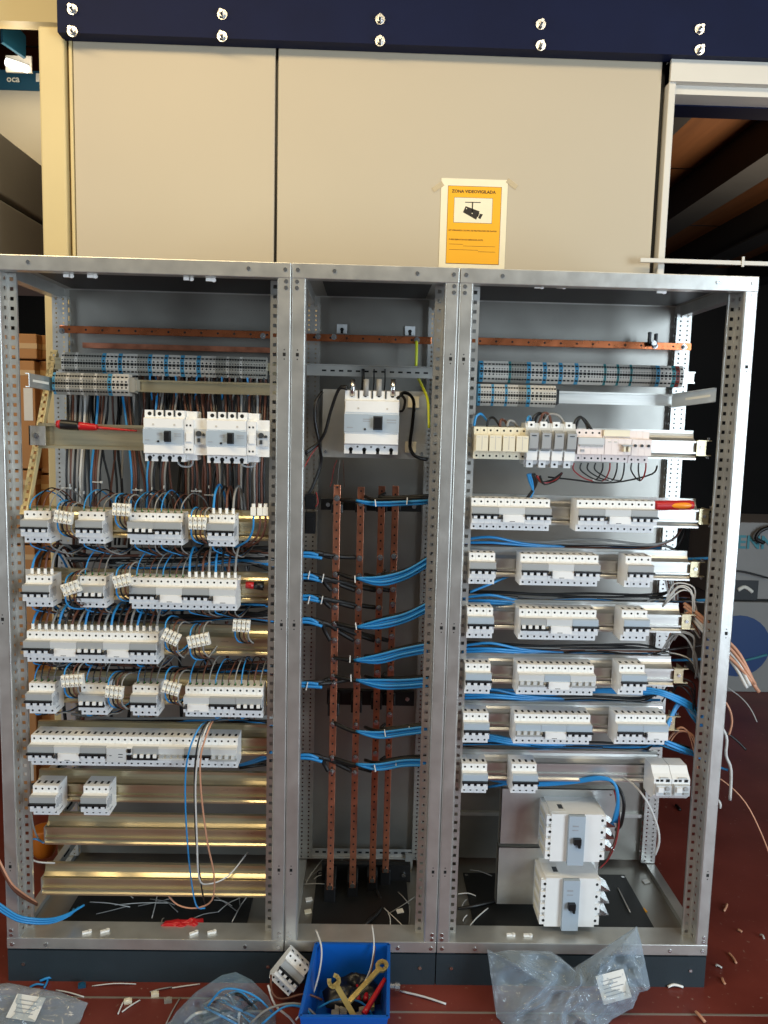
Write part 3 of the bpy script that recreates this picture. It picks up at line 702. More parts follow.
# angled rail foot reaching forward to the left post
a = at(57, 385, YT2); b = at(29, 380, .13)
def strut(name, a, b, hw, label, cat, m='galvanised', parent=None, slot=True):
    a, b = Vector(a), Vector(b); d = (b-a); n = Vector((0,0,1)).cross(d).normalized()
    t = thing(name, label, cat, a)
    c = d/2
    MB().obox(c, d/2, n*.001, Vector((0,0,hw))).obox(c+Vector((0,0,hw))-n*.006, d/2, n*.006, Vector((0,0,.001))).obox(c-Vector((0,0,hw))-n*.006, d/2, n*.006, Vector((0,0,.001))).obj('channel', m, t)
    if slot: MB().obox(c-n*.0012+d*.1, d*.28, n*.0006, Vector((0,0,hw*.18))).obox(c+n*.0012+d*.1, d*.28, n*.0006, Vector((0,0,hw*.18))).obj('slot', 'print_white', t)
    return t
strut('rail_foot', a, b, .018, 'dark angled rail foot left of the lower terminal strip', 'bracket')
x3, z3 = strip(479.5, 371, YT1, [big, 'lllll', 'tssss', 'ss', big, big, big, big, 'lllll', 'tllll', 'tllll', 'tlllllll', 'ss', 'bwww', 'Trw'], 'right', 'upper')
rail(X2+.05, X(695, 378, YT1), z3, 'narrow rail under the upper terminal strip, right cabinet', Y=YT1, wide=False, m='rail_silver')
x4, z4 = strip(478, 394.5, YT2, ['Sllll', 'Sllll', 'Sllll', 'sss', big, 'lllll'], 'right', 'lower')
MB().prism([(0, -.024), (-.034, -.020), (-.034, .020), (0, .024)], 0, .010).obj('end_clamp', 'black_plastic', None, label='black end clamp closing the lower terminal strip, right cabinet', cat='end clamp', loc=(x4, YT2, z4))
rail(X2+.05, X(680, 398, YT2), z4, 'rail under the lower terminal strip, right cabinet', Y=YT2, wide=False, m='rail_silver')
strut('rail_foot', at(672, 401, YT2-.004), at(716, 395, .13), .019, 'angled silver rail foot right of the lower terminal strip', 'bracket')

# ------------------------------------------------------------------ earth bars (copper, horizontal)
def earth_bar(xa, xb, z, Y, label, cab):
    t = thing('earth_bar', label, 'busbar', (xa, Y, z), group='horizontal copper earth bars')
    L = xb-xa
    bevel(MB().box(0, L, -.005, 0, -.011, .011).obj('bar', 'copper', t), .001)
    n = int(L/.05)
    for i in range(n):
        MB().cyl((.03+i*.05, -.0048, 0), (0,-1,0), .0034, .0006, 8).obj('hole', 'dark_hole', t)
    return t
ye = .40
eb = earth_bar(X(60, 331, ye-.02), X1-.03, Z(160, 332, ye-.02), ye-.02, 'copper earth bar across the top of the left cabinet', 'L')
MB().box(.06, W1-.1, .02, .036, -.052, -.036).obj('backing_bar', 'copper_dull', eb)
eb = earth_bar(X1+.003, X2-.04, Z(368, 339, ye-.02), ye-.02, 'copper earth bar across the top of the middle cabinet', 'M')
eb = earth_bar(X2+.03, X(691, 345, ye-.02), Z(580, 344, ye-.02), ye-.02, 'copper earth bar across the top of the right cabinet', 'R')
def bolt(px, py, Y, r=.009, label='zinc bolt on the copper bar', parent=None):
    q = at(px, py, Y)
    return MB().cyl(q, (0,-1,0), r, .002, 12).cyl(q+Vector((0,-.002,0)), (0,-1,0), r*.72, .006, 6).cyl(q+Vector((0,-.008,0)), (0,-1,0), r*.42, .006, 8).obj('bolt', 'steel', None, label=label, cat='bolt', group='zinc bolts on the copper bars')
for (bx, by) in ((263, 336), (62, 331), (318, 336.5), (334, 337), (417, 340), (655, 346), (684, 347)): bolt(bx, by, ye-.025, label='zinc bolt on a horizontal copper earth bar')
# rear-panel clip brackets in the middle cabinet
for (cx, cy) in ((342, 329), (410, 331)):
    q = at(cx, cy, .44); t = thing('clip_bracket', 'small white perforated clip above the middle earth bar, %s' % ('left' if cx < 380 else 'right'), 'bracket', q)
    MB().box(-.016, .016, -.004, 0, -.014, .014).obj('plate', 'light_grey_plastic', t)
    MB().cyl((0, -.0042, -.002), (0,-1,0), .006, .001, 8).box(-.004, .004, -.005, -.004, -.014, -.002).obj('slot', 'dark_hole', t)
# clamp on the right earth bar
q = at(653, 341, ye-.03); t = thing('bar_clamp', 'dark clamp pinched on the right copper earth bar', 'clamp', q)
MB().box(-.016, -.010, -.012, .004, -.016, .026).box(.004, .010, -.012, .004, -.014, .022).box(-.016, .010, -.012, -.006, -.016, -.008).obj('jaw', 'black_plastic', t)
MB().cyl((-.002, -.012, -.008), (0,-1,0), .008, .006, 8).obj('screw', 'steel', t)

# slotted strip leaning at the left of the left cabinet
a = at(24, 512, .03); b = at(54, 352, .36)
t = thing('slotted_strut', 'cream slotted steel strip leaning inside the left post', 'strut', a)
d = b-a; L = d.length; n = Vector((1,0,0)); w_ = d.normalized().cross(n).normalized()
sm = MB(); half = .011
for sgn in (-1, 1): sm.obox(d/2 + n*sgn*(half-.0035), d/2, n*.0035, w_*.0012)
k = int(L/.025)
for i in range(k+1):
    c0 = d*(i/k); sm.obox(c0, d.normalized()*.0075, n*half, w_*.0012)
sm.obox(d/2 + n*half, d/2, n*.0012, w_*.010)
sm.obj('strip', 'cream_paint', t)
# rail with the moulded-case breakers
YA = .075
zA2 = Z(100, 437, YA)
ra = rail(X(38, 437, YA), X1-.06, zA2, 'rail carrying the two moulded-case breakers, left cabinet', Y=YA, wide=None)
bk = MB().box(-.022, .022, -.006, -.002, -.026, .026).box(-.022, -.019, -.006, .04, -.026, .026).obj('end_bracket', 'galvanised', ra)
MB().cyl((0, -.006, 0), (0,-1,0), .008, .006, 6).cyl((0, -.012, 0), (0,-1,0), .004, .008, 8).obj('bolt', 'steel', bk)

# ------------------------------------------------------------------ moulded-case breakers
def mccb(w, h, d, diff=False):
    P = []
    P.append(('body', MB().prism([(0, -h/2), (-d*.8, -h/2), (-d*.8, -h*.36), (-d*.94, -h*.34), (-d*.94, h*.34), (-d*.8, h*.36), (-d*.8, h/2), (0, h/2)], 0, w).mesh('body', 'white_plastic')))
    P.append(('front_band', MB().box(-.0005, w+.0005, -d, -d*.9, -h*.15, h*.13).mesh('front_band', 'blue_grey_plastic'),
              [('handle', MB().box(w*.55, w*.68, -d-.014, -d+.001, -h*.09, h*.08).mesh('handle', 'black_plastic')),
               ('handle_frame', MB().box(w*.53, w*.70, -d-.001, -d, -h*.115, h*.105).mesh('handle_frame', 'dark_lever')),
               ('print', MB().box(w*.34, w*.47, -d-.0006, -d, h*.045, h*.06).box(w*.34, w*.47, -d-.0006, -d, h*.015, h*.028).box(w*.78, w*.95, -d-.0006, -d, h*.04, h*.055).box(w*.78, w*.95, -d-.0006, -d, h*.0, h*.012).box(w*.05, w*.16, -d-.0006, -d, -h*.09, -h*.075).mesh('print', 'print_grey')),
               ('test_button', MB().cyl((w*.38, -d, -h*.105), (0,-1,0), .003, .002, 8).mesh('test_button', 'black_plastic'))]))
    s = MB(); g = MB()
    for i in range(4):
        x = w*(i+.5)/4
        s.cyl((x, -d*.8+.001, -h*.43), (0,-1,0), .0058, .0016, 10).box(x-.004, x+.004, -d*.8-.0006, -d*.8+.002, -h/2, -h*.43)
        s.cyl((x, -d*.8+.001, h*.43), (0,-1,0), .0052, .0016, 10)
        if i: g.box(w*i/4-.0022, w*i/4+.0022, -d*.82, -d*.7, h*.38, h/2+.0005).cyl((w*i/4, -d*.94, -h*.385), (0,-1,0), .003, .0006, 8)
    P.append(('terminal_screws', s.mesh('terminal_screws', 'dark_hole'))); P.append(('pole_gaps', g.mesh('pole_gaps', 'dark_lever')))
    P.append(('upper_lid', MB().box(0.002, w-.002, -d*.975, -d*.93, h*.16, h*.335).mesh('upper_lid', 'white_plastic'))); P.append(('lower_lid', MB().box(0.002, w-.002, -d*.975, -d*.93, -h*.335, -h*.18).mesh('lower_lid', 'white_plastic')))
    P.append(('lid_screws', MB().cyl((w*.25, -d*.975, h*.22), (0,-1,0), .003, .001, 8).cyl((w*.78, -d*.975, h*.22), (0,-1,0), .003, .001, 8).mesh('lid_screws', 'terminal_grey')))
    if diff:
        w2 = w*.56
        P.append(('side_module', MB().box(w+.001, w+w2, -d*.72, 0, -h*.36, h*.36).box(w+.001, w+w2*.42, -d*.90, -d*.7, -h*.33, h*.33).box(w+.001, w+w2*.5, -d*.62, 0, -h*.47, h*.49).mesh('side_module', 'white_plastic'),
                  [('control_panel', MB().box(w+w2*.46, w+w2*.97, -d*.80, -d*.7, -h*.15, h*.15).mesh('control_panel', 'light_grey_plastic')),
                   ('dial', MB().cyl((w+w2*.64, -d*.80, h*.06), (0,-1,0), .0075, .004, 12).cyl((w+w2*.86, -d*.80, h*.04), (0,-1,0), .004, .004, 8).box(w+w2*.58, w+w2*.70, -d*.83, -d*.79, -h*.11, -h*.03).mesh('dial', 'dark_lever')),
                   ('contact_holes', MB().box(w+w2*.10, w+w2*.17, -d*.91, -d*.89, h*.20, h*.235).box(w+w2*.26, w+w2*.33, -d*.91, -d*.89, h*.20, h*.235).box(w+w2*.10, w+w2*.17, -d*.91, -d*.89, -h*.27, -h*.235).box(w+w2*.26, w+w2*.33, -d*.91, -d*.89, -h*.27, -h*.235).mesh('contact_holes', 'dark_hole')),
                   ('white_tab', MB().box(w+w2*.10, w+w2*.36, -d*.94, -d*.9, -h*.10, h*.07).mesh('white_tab', 'white_plastic'))]))
    return P
wA = .104; hA = .134; dA = .085
Tm = mccb(wA, hA, dA, True)
for i, (px, py) in enumerate(((143, 435.5), (206, 437.5))):
    q = at(px, py, YA-dA)
    place(Tm, 'moulded_case_breaker', 'white moulded-case breaker with side differential module, %s on the rail' % ('left one' if i == 0 else 'right one'), 'circuit breaker', (q.x, YA, q.z), group='moulded-case breakers of the left cabinet')
    p = at(px+43, 459, YA-.03)
    MB().tube([p+Vector((-.022,0,.006)), p+Vector((-.020,0,-.012)), p+Vector((-.010,0,-.020)), p+Vector((.010,0,-.020)), p+Vector((.018,0,-.010)), p+Vector((.018,0,.008))], .0028, 6).obj('sealing_loop', 'clear_plastic', None, label='clear plastic sealing loop under the %s moulded-case breaker' % ('left' if i == 0 else 'right'), cat='sealing loop')

# middle cabinet: plate and breaker
YPm = .20
pa_, pb_ = at(323, 389, YPm), at(425, 458, YPm)
t = thing('mounting_plate', 'galvanised plate behind the breaker in the middle cabinet', 'plate', ((pa_.x+pb_.x)/2, YPm, pb_.z), group=None)
hw = (pb_.x-pa_.x)/2; hh = pa_.z-pb_.z
MB().box(-hw, hw, 0, .003, 0, hh).box(-hw, hw, 0, .03, -.004, 0).obj('plate', 'galvanised', t)
for sx in (-hw+.01, hw-.01): MB().cyl((sx, 0, .012), (0,-1,0), .005, .003, 8).obj('screw', 'steel', t)
qa, qb = at(345, 390, YPm-.10), at(398, 455, YPm-.10)
wm, hm = qb.x-qa.x, qa.z-qb.z
place(mccb(wm, hm, .10), 'moulded_case_breaker', 'large white moulded-case breaker on plate in the middle cabinet', 'circuit breaker', (qa.x, YPm, (qa.z+qb.z)/2))
for i, px in enumerate((352.5, 366, 379, 393)):
    q = at(px, 394, YPm-.078); MB().tube([q+Vector((0,0,-.006)), q+Vector((0,.004,.040))], .0078, 10, sub=1).obj('cable_lug', 'steel' if i in (0, 3) else 'wire_grey', None, label='grey cable lug on top of the middle breaker, %s from left' % NUM[i], cat='cable lug', group='lugs on top of the middle breaker')
for (cx, cy) in ((413.5, 402), (410.5, 447)):
    q = at(cx, cy, YPm-.002); MB().box(-.016, .016, -.004, 0, -.016, .016).obj('tie_base', 'cream_plastic', None, label='square cream cable-tie base, %s on the middle plate' % ('upper' if cy < 420 else 'lower'), cat='tie base', loc=q)
zr = Z(368, 371, .27)
tr = thing('slotted_rail', 'dark slotted rail across the middle cabinet above the breaker', 'rail', (X1+.02, .27, zr))
MB().box(0, W2-.055, 0, .002, -.017, .014).box(0, W2-.055, -.012, .002, .014, .016).obj('channel', 'galvanised', tr)
for i in range(13): MB().box(.045+i*.025, .058+i*.025, -.0006, .001, -.004, .001).obj('slot', 'dark_hole', tr)

# right cabinet bottom: two breakers turned on their side, on plates
YQ = .15
def plate(px0, px1, py0, py1, Y, label):
    a, b = at(px0, py0, Y), at(px1, py1, Y)
    t = thing('mounting_plate', label, 'plate', (a.x, Y, b.z))
    MB().box(0, b.x-a.x, 0, .003, 0, a.z-b.z).box(0, b.x-a.x, 0, .03, a.z-b.z-.002, a.z-b.z).box(0, .002, 0, .03, 0, a.z-b.z).obj('plate', 'galvanised', t)
    MB().cyl((b.x-a.x-.02, 0, a.z-b.z-.015), (0,-1,0), .004, .003, 8).obj('screw', 'steel', t)
plate(502, 614, 788, 845, YQ, 'upper grey plate behind the sideways breakers, right cabinet')
plate(498.5, 596, 847, 905, YQ, 'lower grey plate behind the sideways breakers, right cabinet')
def side_mccb(w, h, d):
    P = [('body', MB().box(.014, w-.014, -d, 0, -h/2, h/2).box(.003, w-.003, -d*.93, 0, -h*.47, h*.47).mesh('body', 'white_plastic')),
         ('front_panel', MB().box(w*.36, w*.63, -d*1.12, -d*.98, -h*.53, h*.50).mesh('front_panel', 'blue_grey_plastic'),
            [('handle', MB().box(w*.44, w*.56, -d*1.24, -d*1.10, -h*.06, h*.06).box(w*.52, w*.56, -d*1.2, -d*1.10, -h*.14, .0).mesh('handle', 'black_plastic')),
             ('print', MB().box(w*.42, w*.52, -d*1.125, -d*1.11, h*.28, h*.31).box(w*.42, w*.52, -d*1.125, -d*1.11, h*.20, h*.22).mesh('print', 'print_grey'))])]
    tm = MB(); sc = MB(); lv = MB(); fn = MB()
    for i in range(4):
        z = h*(.375-.25*i)
        for x0, x1 in ((0, w*.13), (w*.87, w)): P.append(('terminal', MB().box(x0, x1, -d*.99, -d*.2, z-h*.085, z+h*.085).mesh('terminal', 'white_plastic'))); sc.cyl(((x0+x1)/2, -d*.985, z), (0,-1,0), .0042, .0016, 8)
        lv.box(-.001, .002, -d*.80, -d*.25, z-h*.05, z+h*.05)
    P += [('terminal_screws', sc.mesh('terminal_screws', 'dark_hole')), ('terminal_shrouds', lv.mesh('terminal_shrouds', 'cream_plastic'))]
    P.append(('rating_label', MB().box(w*.10, w*.34, -d*.86, -d*.25, h*.5, h*.504).mesh('rating_label', 'label_paper'), [('print', MB().box(w*.24, w*.32, -d*.7, -d*.45, h*.5035, h*.506).mesh('print', 'dark_lever'))]))
    return P
for i, (px0, px1, py0, py1, Yf) in enumerate(((547, 604, 814, 862, .045), (541.5, 598.5, 878, 927, .045))):
    a, b = at(px0, py0, Yf), at(px1, py1, Yf); w = b.x-a.x; h = a.z-b.z; d = YQ-Yf
    t = place(side_mccb(w, h, d), 'moulded_case_breaker', '%s white breaker turned sideways on grey plate, right cabinet floor' % ('upper' if i == 0 else 'lower'), 'circuit breaker', (a.x, YQ, (a.z+b.z)/2), group='sideways breakers in the right cabinet')
    for k in range(3):
        z = h*(.25-.25*k)
        MB().add([(w, -d*.85, z+.012), (w, -d*.85, z-.012), (w+.030, -d*.95, z-.004), (w, -d*.2, z+.008), (w, -d*.2, z-.010), (w+.030, -d*.45, z-.002)], [(0,1,2), (3,5,4), (0,2,5,3), (1,4,5,2), (0,3,4,1)]).obj('phase_barrier', 'steel', t)
# ------------------------------------------------------------------ middle cabinet: vertical busbars
bars = []
BP = [(335, 485, 332, 890, .195), (360.5, 487, 353, 888, .225), (380.5, 486, 373.5, 883, .255), (394.5, 486, 386.5, 873, .290)]
for i, (xa, ya, xb, yb, Yb) in enumerate(BP):
    a, b = at(xa, ya, Yb), at(xb, yb, Yb); xc = (a.x+b.x)/2
    t = thing('busbar', 'vertical copper busbar, %s from the left in the middle cabinet' % NUM[i], 'busbar', (xc, Yb, b.z), group='vertical copper busbars')
    L = a.z-b.z
    bevel(MB().box(-.010, .010, 0, .008, 0, L).obj('bar', 'copper_dull', t), .0008)
    hm_ = MB()
    for k in range(int(L/.025)): hm_.cyl((0, -.0001, .02+k*.025), (0,-1,0), .0030, .0005, 8)
    hm_.obj('threaded_holes', 'dark_hole', t, kind='stuff')
    MB().cyl((0, -.0002, .010), (0,-1,0), .008, .004, 8).obj('end_bolt', 'steel', t)
    bars.append((xc, Yb))
def supp(px0, px1, py0, py1, label, Y=.31):
    a, b = at(px0, py0, Y), at(px1, py1, Y)
    t = thing('busbar_support', label, 'busbar support', (a.x, Y, (a.z+b.z)/2), group='black busbar supports')
    w = b.x-a.x; h = a.z-b.z
    MB().box(0, w, 0, .02, -h/2, h/2).obj('beam', 'black_plastic', t)
    for (xc, Yb) in bars:
        dd = Y-Yb-.006
        if dd > .004: bevel(MB().box(xc-a.x-.017, xc-a.x+.017, -dd, 0, -h*.42, h*.42).obj('holder', 'black_plastic', t), .003)
    for xx in (w-.022, .022): MB().cyl((xx, 0, 0), (0,-1,0), .007, .006, 8).obj('screw', 'steel', t)
supp(321, 421, 499, 512, 'upper black insulating support clamping the copper busbars')
supp(327, 414, 690, 706, 'middle black insulating support clamping the copper busbars')
supp(322, 410, 864, 884, 'lowest black insulating support clamping the copper busbars', .32)
q = at(318, 851, .41); t = thing('slotted_rail', 'slotted steel rail low across the middle cabinet', 'rail', (X1+.05, .405, q.z))
MB().box(0, W2-.10, 0, .002, -.014, .012).box(0, W2-.10, -.014, .002, -.016, -.014).obj('channel', 'galvanised', t)
for i in range(14): MB().box(.01+i*.024, .022+i*.024, -.0008, .001, -.003, .003).obj('slot', 'dark_hole', t)
q = at(400, 856, .40)
MB().box(-.012, .012, -.01, 0, -.05, .02).obj('support_bracket', 'galvanised', None, label='small steel bracket at the foot of the last busbar', cat='bracket', loc=q+Vector((.03, 0, -.01)))

bolt_y = [[498, 557, 574, 590, 607, 623.5, 640, 659, 676, 683, 723.5, 757, 771], [503, 558, 575.5, 591, 608, 641, 658, 682, 724.5, 757, 772],
          [502, 557, 575, 590.5, 607.5, 640.5, 655, 672, 722, 753, 769], [500, 556, 572, 589, 604, 636, 651, 668, 714, 746]]
bolt_me = MB().cyl((0,0,0), (0,-1,0), .0090, .002, 12).cyl((0,-.002,0), (0,-1,0), .0068, .006, 6).cyl((0,-.008,0), (0,-1,0), .004, .007, 8).mesh('bolt', 'steel')
lug_me = MB().box(-.016, .010, -.003, 0, -.007, .007).cyl((-.016, -.001, 0), (-1,0,0), .006, .018, 8).mesh('cable_lug', 'steel')
for i, ys in enumerate(bolt_y):
    xc, Yb = bars[i]
    for y in ys:
        q = at(BP[i][0] + (BP[i][2]-BP[i][0])*(y-485)/400, y, Yb)
        link('bolt', bolt_me, None, 'zinc bolt on the %s vertical busbar' % NUM[i], 'bolt', 'zinc bolts on the vertical busbars', None, (xc, Yb-.004, q.z))
W = 'from the left cabinet bolted to the busbars'
LV = ['topmost', 'second', 'third', 'fourth', 'fifth', 'sixth', 'lowest']
for li, (y0, y1, cols) in enumerate(((555, 557, 2), (577, 590, 4), (598, 607, 3), (621, 640, 4), (685, 678, 2), (757, 770, 3))):
    W = 'from the left cabinet to the busbars, %s bundle' % LV[li]
    for i in range(cols):
        xc, Yb = bars[i]; dy = (i-1.5)*1.6
        e = Vector((xc-.012, Yb-.006, Z(BP[i][0]-3, y1, Yb)))
        q = at(304, y0+dy, .16)
        mid = at(320+6*i, y0+dy+(y1-y0)*.15, .17+.01*i)
        wire([q, mid, (mid+e)/2+Vector((0,.008,-.004)), e], .0068, 'heatshrink', W, n=7)
    for k in range(2):
        wpx([(300, y0-2+3*k, .15), (310, y0-2+3.5*k, .150), (318+4*k, y0+(y1-y0)*.12+3*k, .154)], .0048, 'wire_blue', 'entering from the left of the busbars, %s bundle' % LV[li], n=6)
for (px, py) in ((309, 575), (323, 578), (309, 600), (322, 600), (307, 686)): tie(px, py, .146, .012, .2)
W = 'sweeping right from the busbars to the right cabinet'
for li, (pts, nb) in enumerate((([(341, 500, .2), (352, 500.5, .165), (378, 504, .16), (428, 502, .15)], 1),
                  ([(338, 573, .19), (352, 578, .165), (380, 581, .15), (405, 575, .14), (428, 562, .13)], 3),
                  ([(336, 623, .19), (352, 627, .165), (380, 624, .15), (405, 618, .14), (428, 607, .13)], 3),
                  ([(334, 658, .19), (350, 660, .165), (378, 659, .15), (402, 653, .14), (428, 648, .13)], 3),
                  ([(334, 676, .19), (352, 680, .165), (380, 684, .15), (405, 684, .14), (428, 682, .13)], 3),
                  ([(334, 723, .19), (352, 731, .165), (378, 735, .15), (405, 732, .14), (428, 729, .13)], 2),
                  ([(334, 758, .19), (352, 764, .165), (378, 767, .15), (405, 763, .14), (428, 763, .13)], 2))):
    W = 'sweeping right from the busbars, %s loom' % LV[li]
    wpx([(p[0], p[1], p[2]) for p in pts[:2]] + [(pts[1][0]+10, pts[1][1]+1, pts[1][2])], .0062, 'heatshrink', W, n=7)
    for k in range(nb+1):
        o = (k-nb/2)*2.6
        wpx([(p[0]+(4 if j == 0 else 0), p[1]+(o if j else 0), p[2]-.012+.004*(k % 2)) for j, p in enumerate(pts[1:])], .0040, 'wire_blue', W, n=6)
    wpx([(365, pts[1][1]-4, .215)] + [(p[0], p[1]-4.5, p[2]+.02) for p in pts[2:]], .0050, 'heatshrink', W, n=6)
    wpx([(385, pts[1][1]-7, .24)] + [(p[0]+4, p[1]-6.5, p[2]+.035) for p in pts[2:]], .0050, 'heatshrink', W, n=6)
for (px, py) in ((355, 579), (375.5, 503), (407, 501), (356, 626), (350, 659), (351, 678), (385, 733), (409, 730), (375, 768), (396, 764), (411, 763)): tie(px, py, .135, .010, random.uniform(-.2, .2))
W = 'looping beside the middle moulded-case breaker'
for k in range(2):
    wpx([(347, 387+2*k, .11), (339, 389, .12), (331, 410, .14), (325, 432, .15), (317, 444, .16), (305, 452+2*k, .15)], .0048, 'wire_black', W)
wpx([(322, 392, .18), (316, 402, .16), (315, 420, .15), (319, 442, .16), (321, 462, .2), (312, 488, .2), (304, 500, .2)], .0048, 'wire_black', W)
for k in range(2):
    wpx([(397, 399, .12), (403, 393, .13), (410, 395, .15), (414, 404, .17), (412, 428, .18), (410, 446, .18), (415, 456, .18), (427, 459+k, .2)], .0048, 'wire_black', W)
wpx([(400, 394, .13), (405, 400, .14), (403, 410, .15), (399, 411, .15)], .0040, 'wire_black', W)
wpx([(416.5, 341, .37), (416.5, 352, .36), (416, 366, .36)], .0045, 'wire_yellow', 'hanging from the middle earth bar')
wpx([(417, 376, .30), (423, 388, .22), (428, 402, .16), (429, 428, .14)], .0042, 'wire_yellow', 'running down the right side of the middle cabinet')
for k, px in enumerate((363, 374, 385)): wpx([(px, 369, .265), (px, 382, .255), (px-1, 392, .21)], .005 if k == 0 else .002, 'wire_black', 'dropping onto the top of the middle breaker')
for m, dx in (('wire_red', 0), ('wire_grey', 3), ('wire_brown', 6)):
    wpx([(337+dx, 460, .30), (334+dx*1.6, 468, .3), (332+dx*2, 480, .31), (330+dx*2.4, 487, .31)], .0012, m, 'thin strand curling above the busbars')
wpx([(304, 468, .14), (311, 455, .16), (318, 446, .17)], .0016, 'wire_red', 'thin strand by the left wall of the middle cabinet')
wpx([(316, 492, .2), (318, 503, .19), (313, 508, .19)], .0016, 'wire_red', 'thin strand by the left wall of the middle cabinet')
for k, (y0, y1) in enumerate(((493, 508), (511, 532))):
    a, b = at(306, y0, .22), at(316, y1, .22)
    MB().box(0, b.x-a.x, -.04, 0, 0, a.z-b.z).box(.004, b.x-a.x-.004, -.046, -.04, .01, a.z-b.z-.01).obj('terminal_cover', 'black_plastic', None, label='%s small black cover at the left wall of the middle cabinet' % ('upper' if k == 0 else 'lower'), cat='cover', loc=(a.x, .22, b.z))

# ------------------------------------------------------------------ left cabinet: vertical cables down from the terminal strips
W = 'in the vertical bundles below the left terminal strips'
vb = [(72, 70, ['wire_black', 'wire_grey', 'wire_brown']), (80, 76, ['wire_grey', 'wire_black', 'wire_grey']), (90, 84, ['wire_white', 'wire_grey', 'wire_black']), (104, 96, ['wire_blue', 'wire_brown', 'wire_brown', 'wire_grey']),
      (128, 136, ['wire_blue', 'wire_brown', 'wire_brown', 'wire_black']), (163, 152, ['wire_blue', 'wire_brown', 'wire_grey', 'wire_black']), (176, 164, ['wire_black', 'wire_brown', 'wire_grey']),
      (188, 196, ['wire_brown', 'wire_black', 'wire_brown']), (200, 209, ['wire_brown', 'wire_black', 'wire_brown']), (214, 221, ['wire_brown', 'wire_grey', 'wire_black']),
      (228, 230, ['wire_brown', 'wire_black']), (240, 240, ['wire_black', 'wire_brown', 'wire_grey']), (252, 250, ['wire_brown', 'wire_black']), (262, 258, ['wire_grey', 'wire_brown', 'wire_black']), (268, 264, ['wire_brown', 'wire_black'])]
for bi, (xt, xb, cols) in enumerate(vb):
    W = 'in the %s vertical bundle from the left, left cabinet' % ordinal(bi+1)
    for k, c in enumerate(cols):
        o = (k-len(cols)/2)*3.0; o2 = (k-len(cols)/2)*2.3
        wpx([(xt+o*1.3, 371, .30), (xt+o, 392, .29), (xt*.6+xb*.4+o2, 425, .25+.01*(k % 2)), (xb+o2, 470, .235), (xb+o2, 495, .235), (xb+o2*1.4+random.uniform(-2, 2), 535, .20)], .0036, c, W)
    if xb < 170 or xb in (196, 209): tie(xb, 488+random.uniform(-4, 6), .228, .004); 
for (px, py) in ((66, 488), (97, 482), (137, 490), (152, 494), (196, 491), (209, 495)):
    q = at(px, py, .226); MB().box(-.014, .012, -.002, .002, -.0014, .0014).box(.010, .016, -.004, .002, -.003, .003).obj('cable_tie', 'nylon_tie', None, label='white tie across a vertical cable bundle in the left cabinet', cat='cable tie', group='ties on the vertical bundles, left cabinet', loc=q)
for k, px in enumerate(range(150, 268, 6)):
    wpx([(px, 371, .28), (px+random.uniform(-2, 2), 380, .27), (px+random.uniform(-3, 3), 400, .29)], .0030, ['wire_blue', 'wire_brown', 'wire_grey', 'wire_black'][k % 4], 'dropping out of the upper left terminal strip')

for k in range(46):
    px = 74 + k*4.2 + random.uniform(-1.5, 1.5)
    wpx([(px, 372, .32), (px+random.uniform(-3, 3), 410, .31), (px+random.uniform(-5, 5), 450, .30), (px+random.uniform(-5, 5), 490, .30), (px+random.uniform(-7, 7), 545, .28)], random.choice([.0036, .0046]), random.choice(['wire_black', 'wire_brown', 'wire_black', 'wire_grey', 'heatshrink', 'wire_brown']), 'in the rear layer of vertical cables, left cabinet')
W = 'in the horizontal looms between the left breaker rows'
for gi, (y0, n, xs) in enumerate(((550, 4, 60), (556, 5, 60), (563, 5, 110), (607, 3, 55), (614, 5, 60), (620, 4, 120), (666, 5, 50), (672, 5, 90), (719, 4, 60), (724, 3, 120))):
    W = 'in the horizontal loom under the %s left breaker row' % ('top' if y0 < 600 else 'second' if y0 < 650 else 'third' if y0 < 700 else 'fourth')
    for k in range(n):
        c = random.choice(['wire_black', 'wire_black', 'wire_black', 'wire_blue', 'wire_brown', 'wire_grey', 'heatshrink'])
        wpx([(xs+random.uniform(-4, 20), y0+random.uniform(-6, 6), .17), (120+random.uniform(-10, 10), y0+k*1.6+random.uniform(-3, 3), .15), (190, y0+k*1.5+random.uniform(-3, 3), .15), (235, y0+random.uniform(-4, 4), .15), (274, y0+k*2-3+random.uniform(-4, 4), .17)], .0042, c, W)
# wide dark cable trunk behind the rows
for k in range(9):
    px = 60+k*24
    wpx([(px, 515, .24), (px+random.uniform(-6, 6), 590, .25), (px+random.uniform(-6, 6), 660, .25), (px+random.uniform(-8, 8), 728, .24)], .0055, ['heatshrink', 'wire_brown', 'wire_black'][k % 3], 'in the dark trunk behind the left breaker rows')

def tw(rw, idx, rn, **k):
    for i in idx: top_wires(rw[i][0], rw[i][1], 'into the top of the %s device, %s, left cabinet' % (NUM[i], rn), **k)
def bw(rw, pairs, rn, **k):
    for i, g in pairs: bottom_wires(rw[i][0], rw[i][1], 'under the %s device, %s, left cabinet' % (NUM[i], rn), g, **k)
tw(LB, (0, 1, 2, 3), 'top breaker row', white=False, up=.05, lean=.016)
tw(LB, (4,), 'top breaker row', white=True, big=True, up=.075, lean=.0)
tw(LC, (0,), 'second breaker row', white=True, big=True, up=.075, lean=.012)
tw(LC, (1, 2, 3), 'second breaker row', white=False, up=.06, lean=.016)
tw(LC, (4, 5), 'second breaker row', white=True, big=True, up=.075, lean=.0)
tw(LD, (0, 1, 2, 3, 4), 'third breaker row', white=True, big=True, up=.065, lean=.012)
tw(LE, (0, 1, 2, 3, 4, 5), 'fourth breaker row', white=False, up=.055, lean=.01)
bw(LB, ((0, X(67, 550, .06)), (1, X(118, 550, .06)), (2, X(160, 552, .06)), (3, X(190, 552, .06)), (4, X(240, 553, .06))), 'top breaker row', drop=.04)
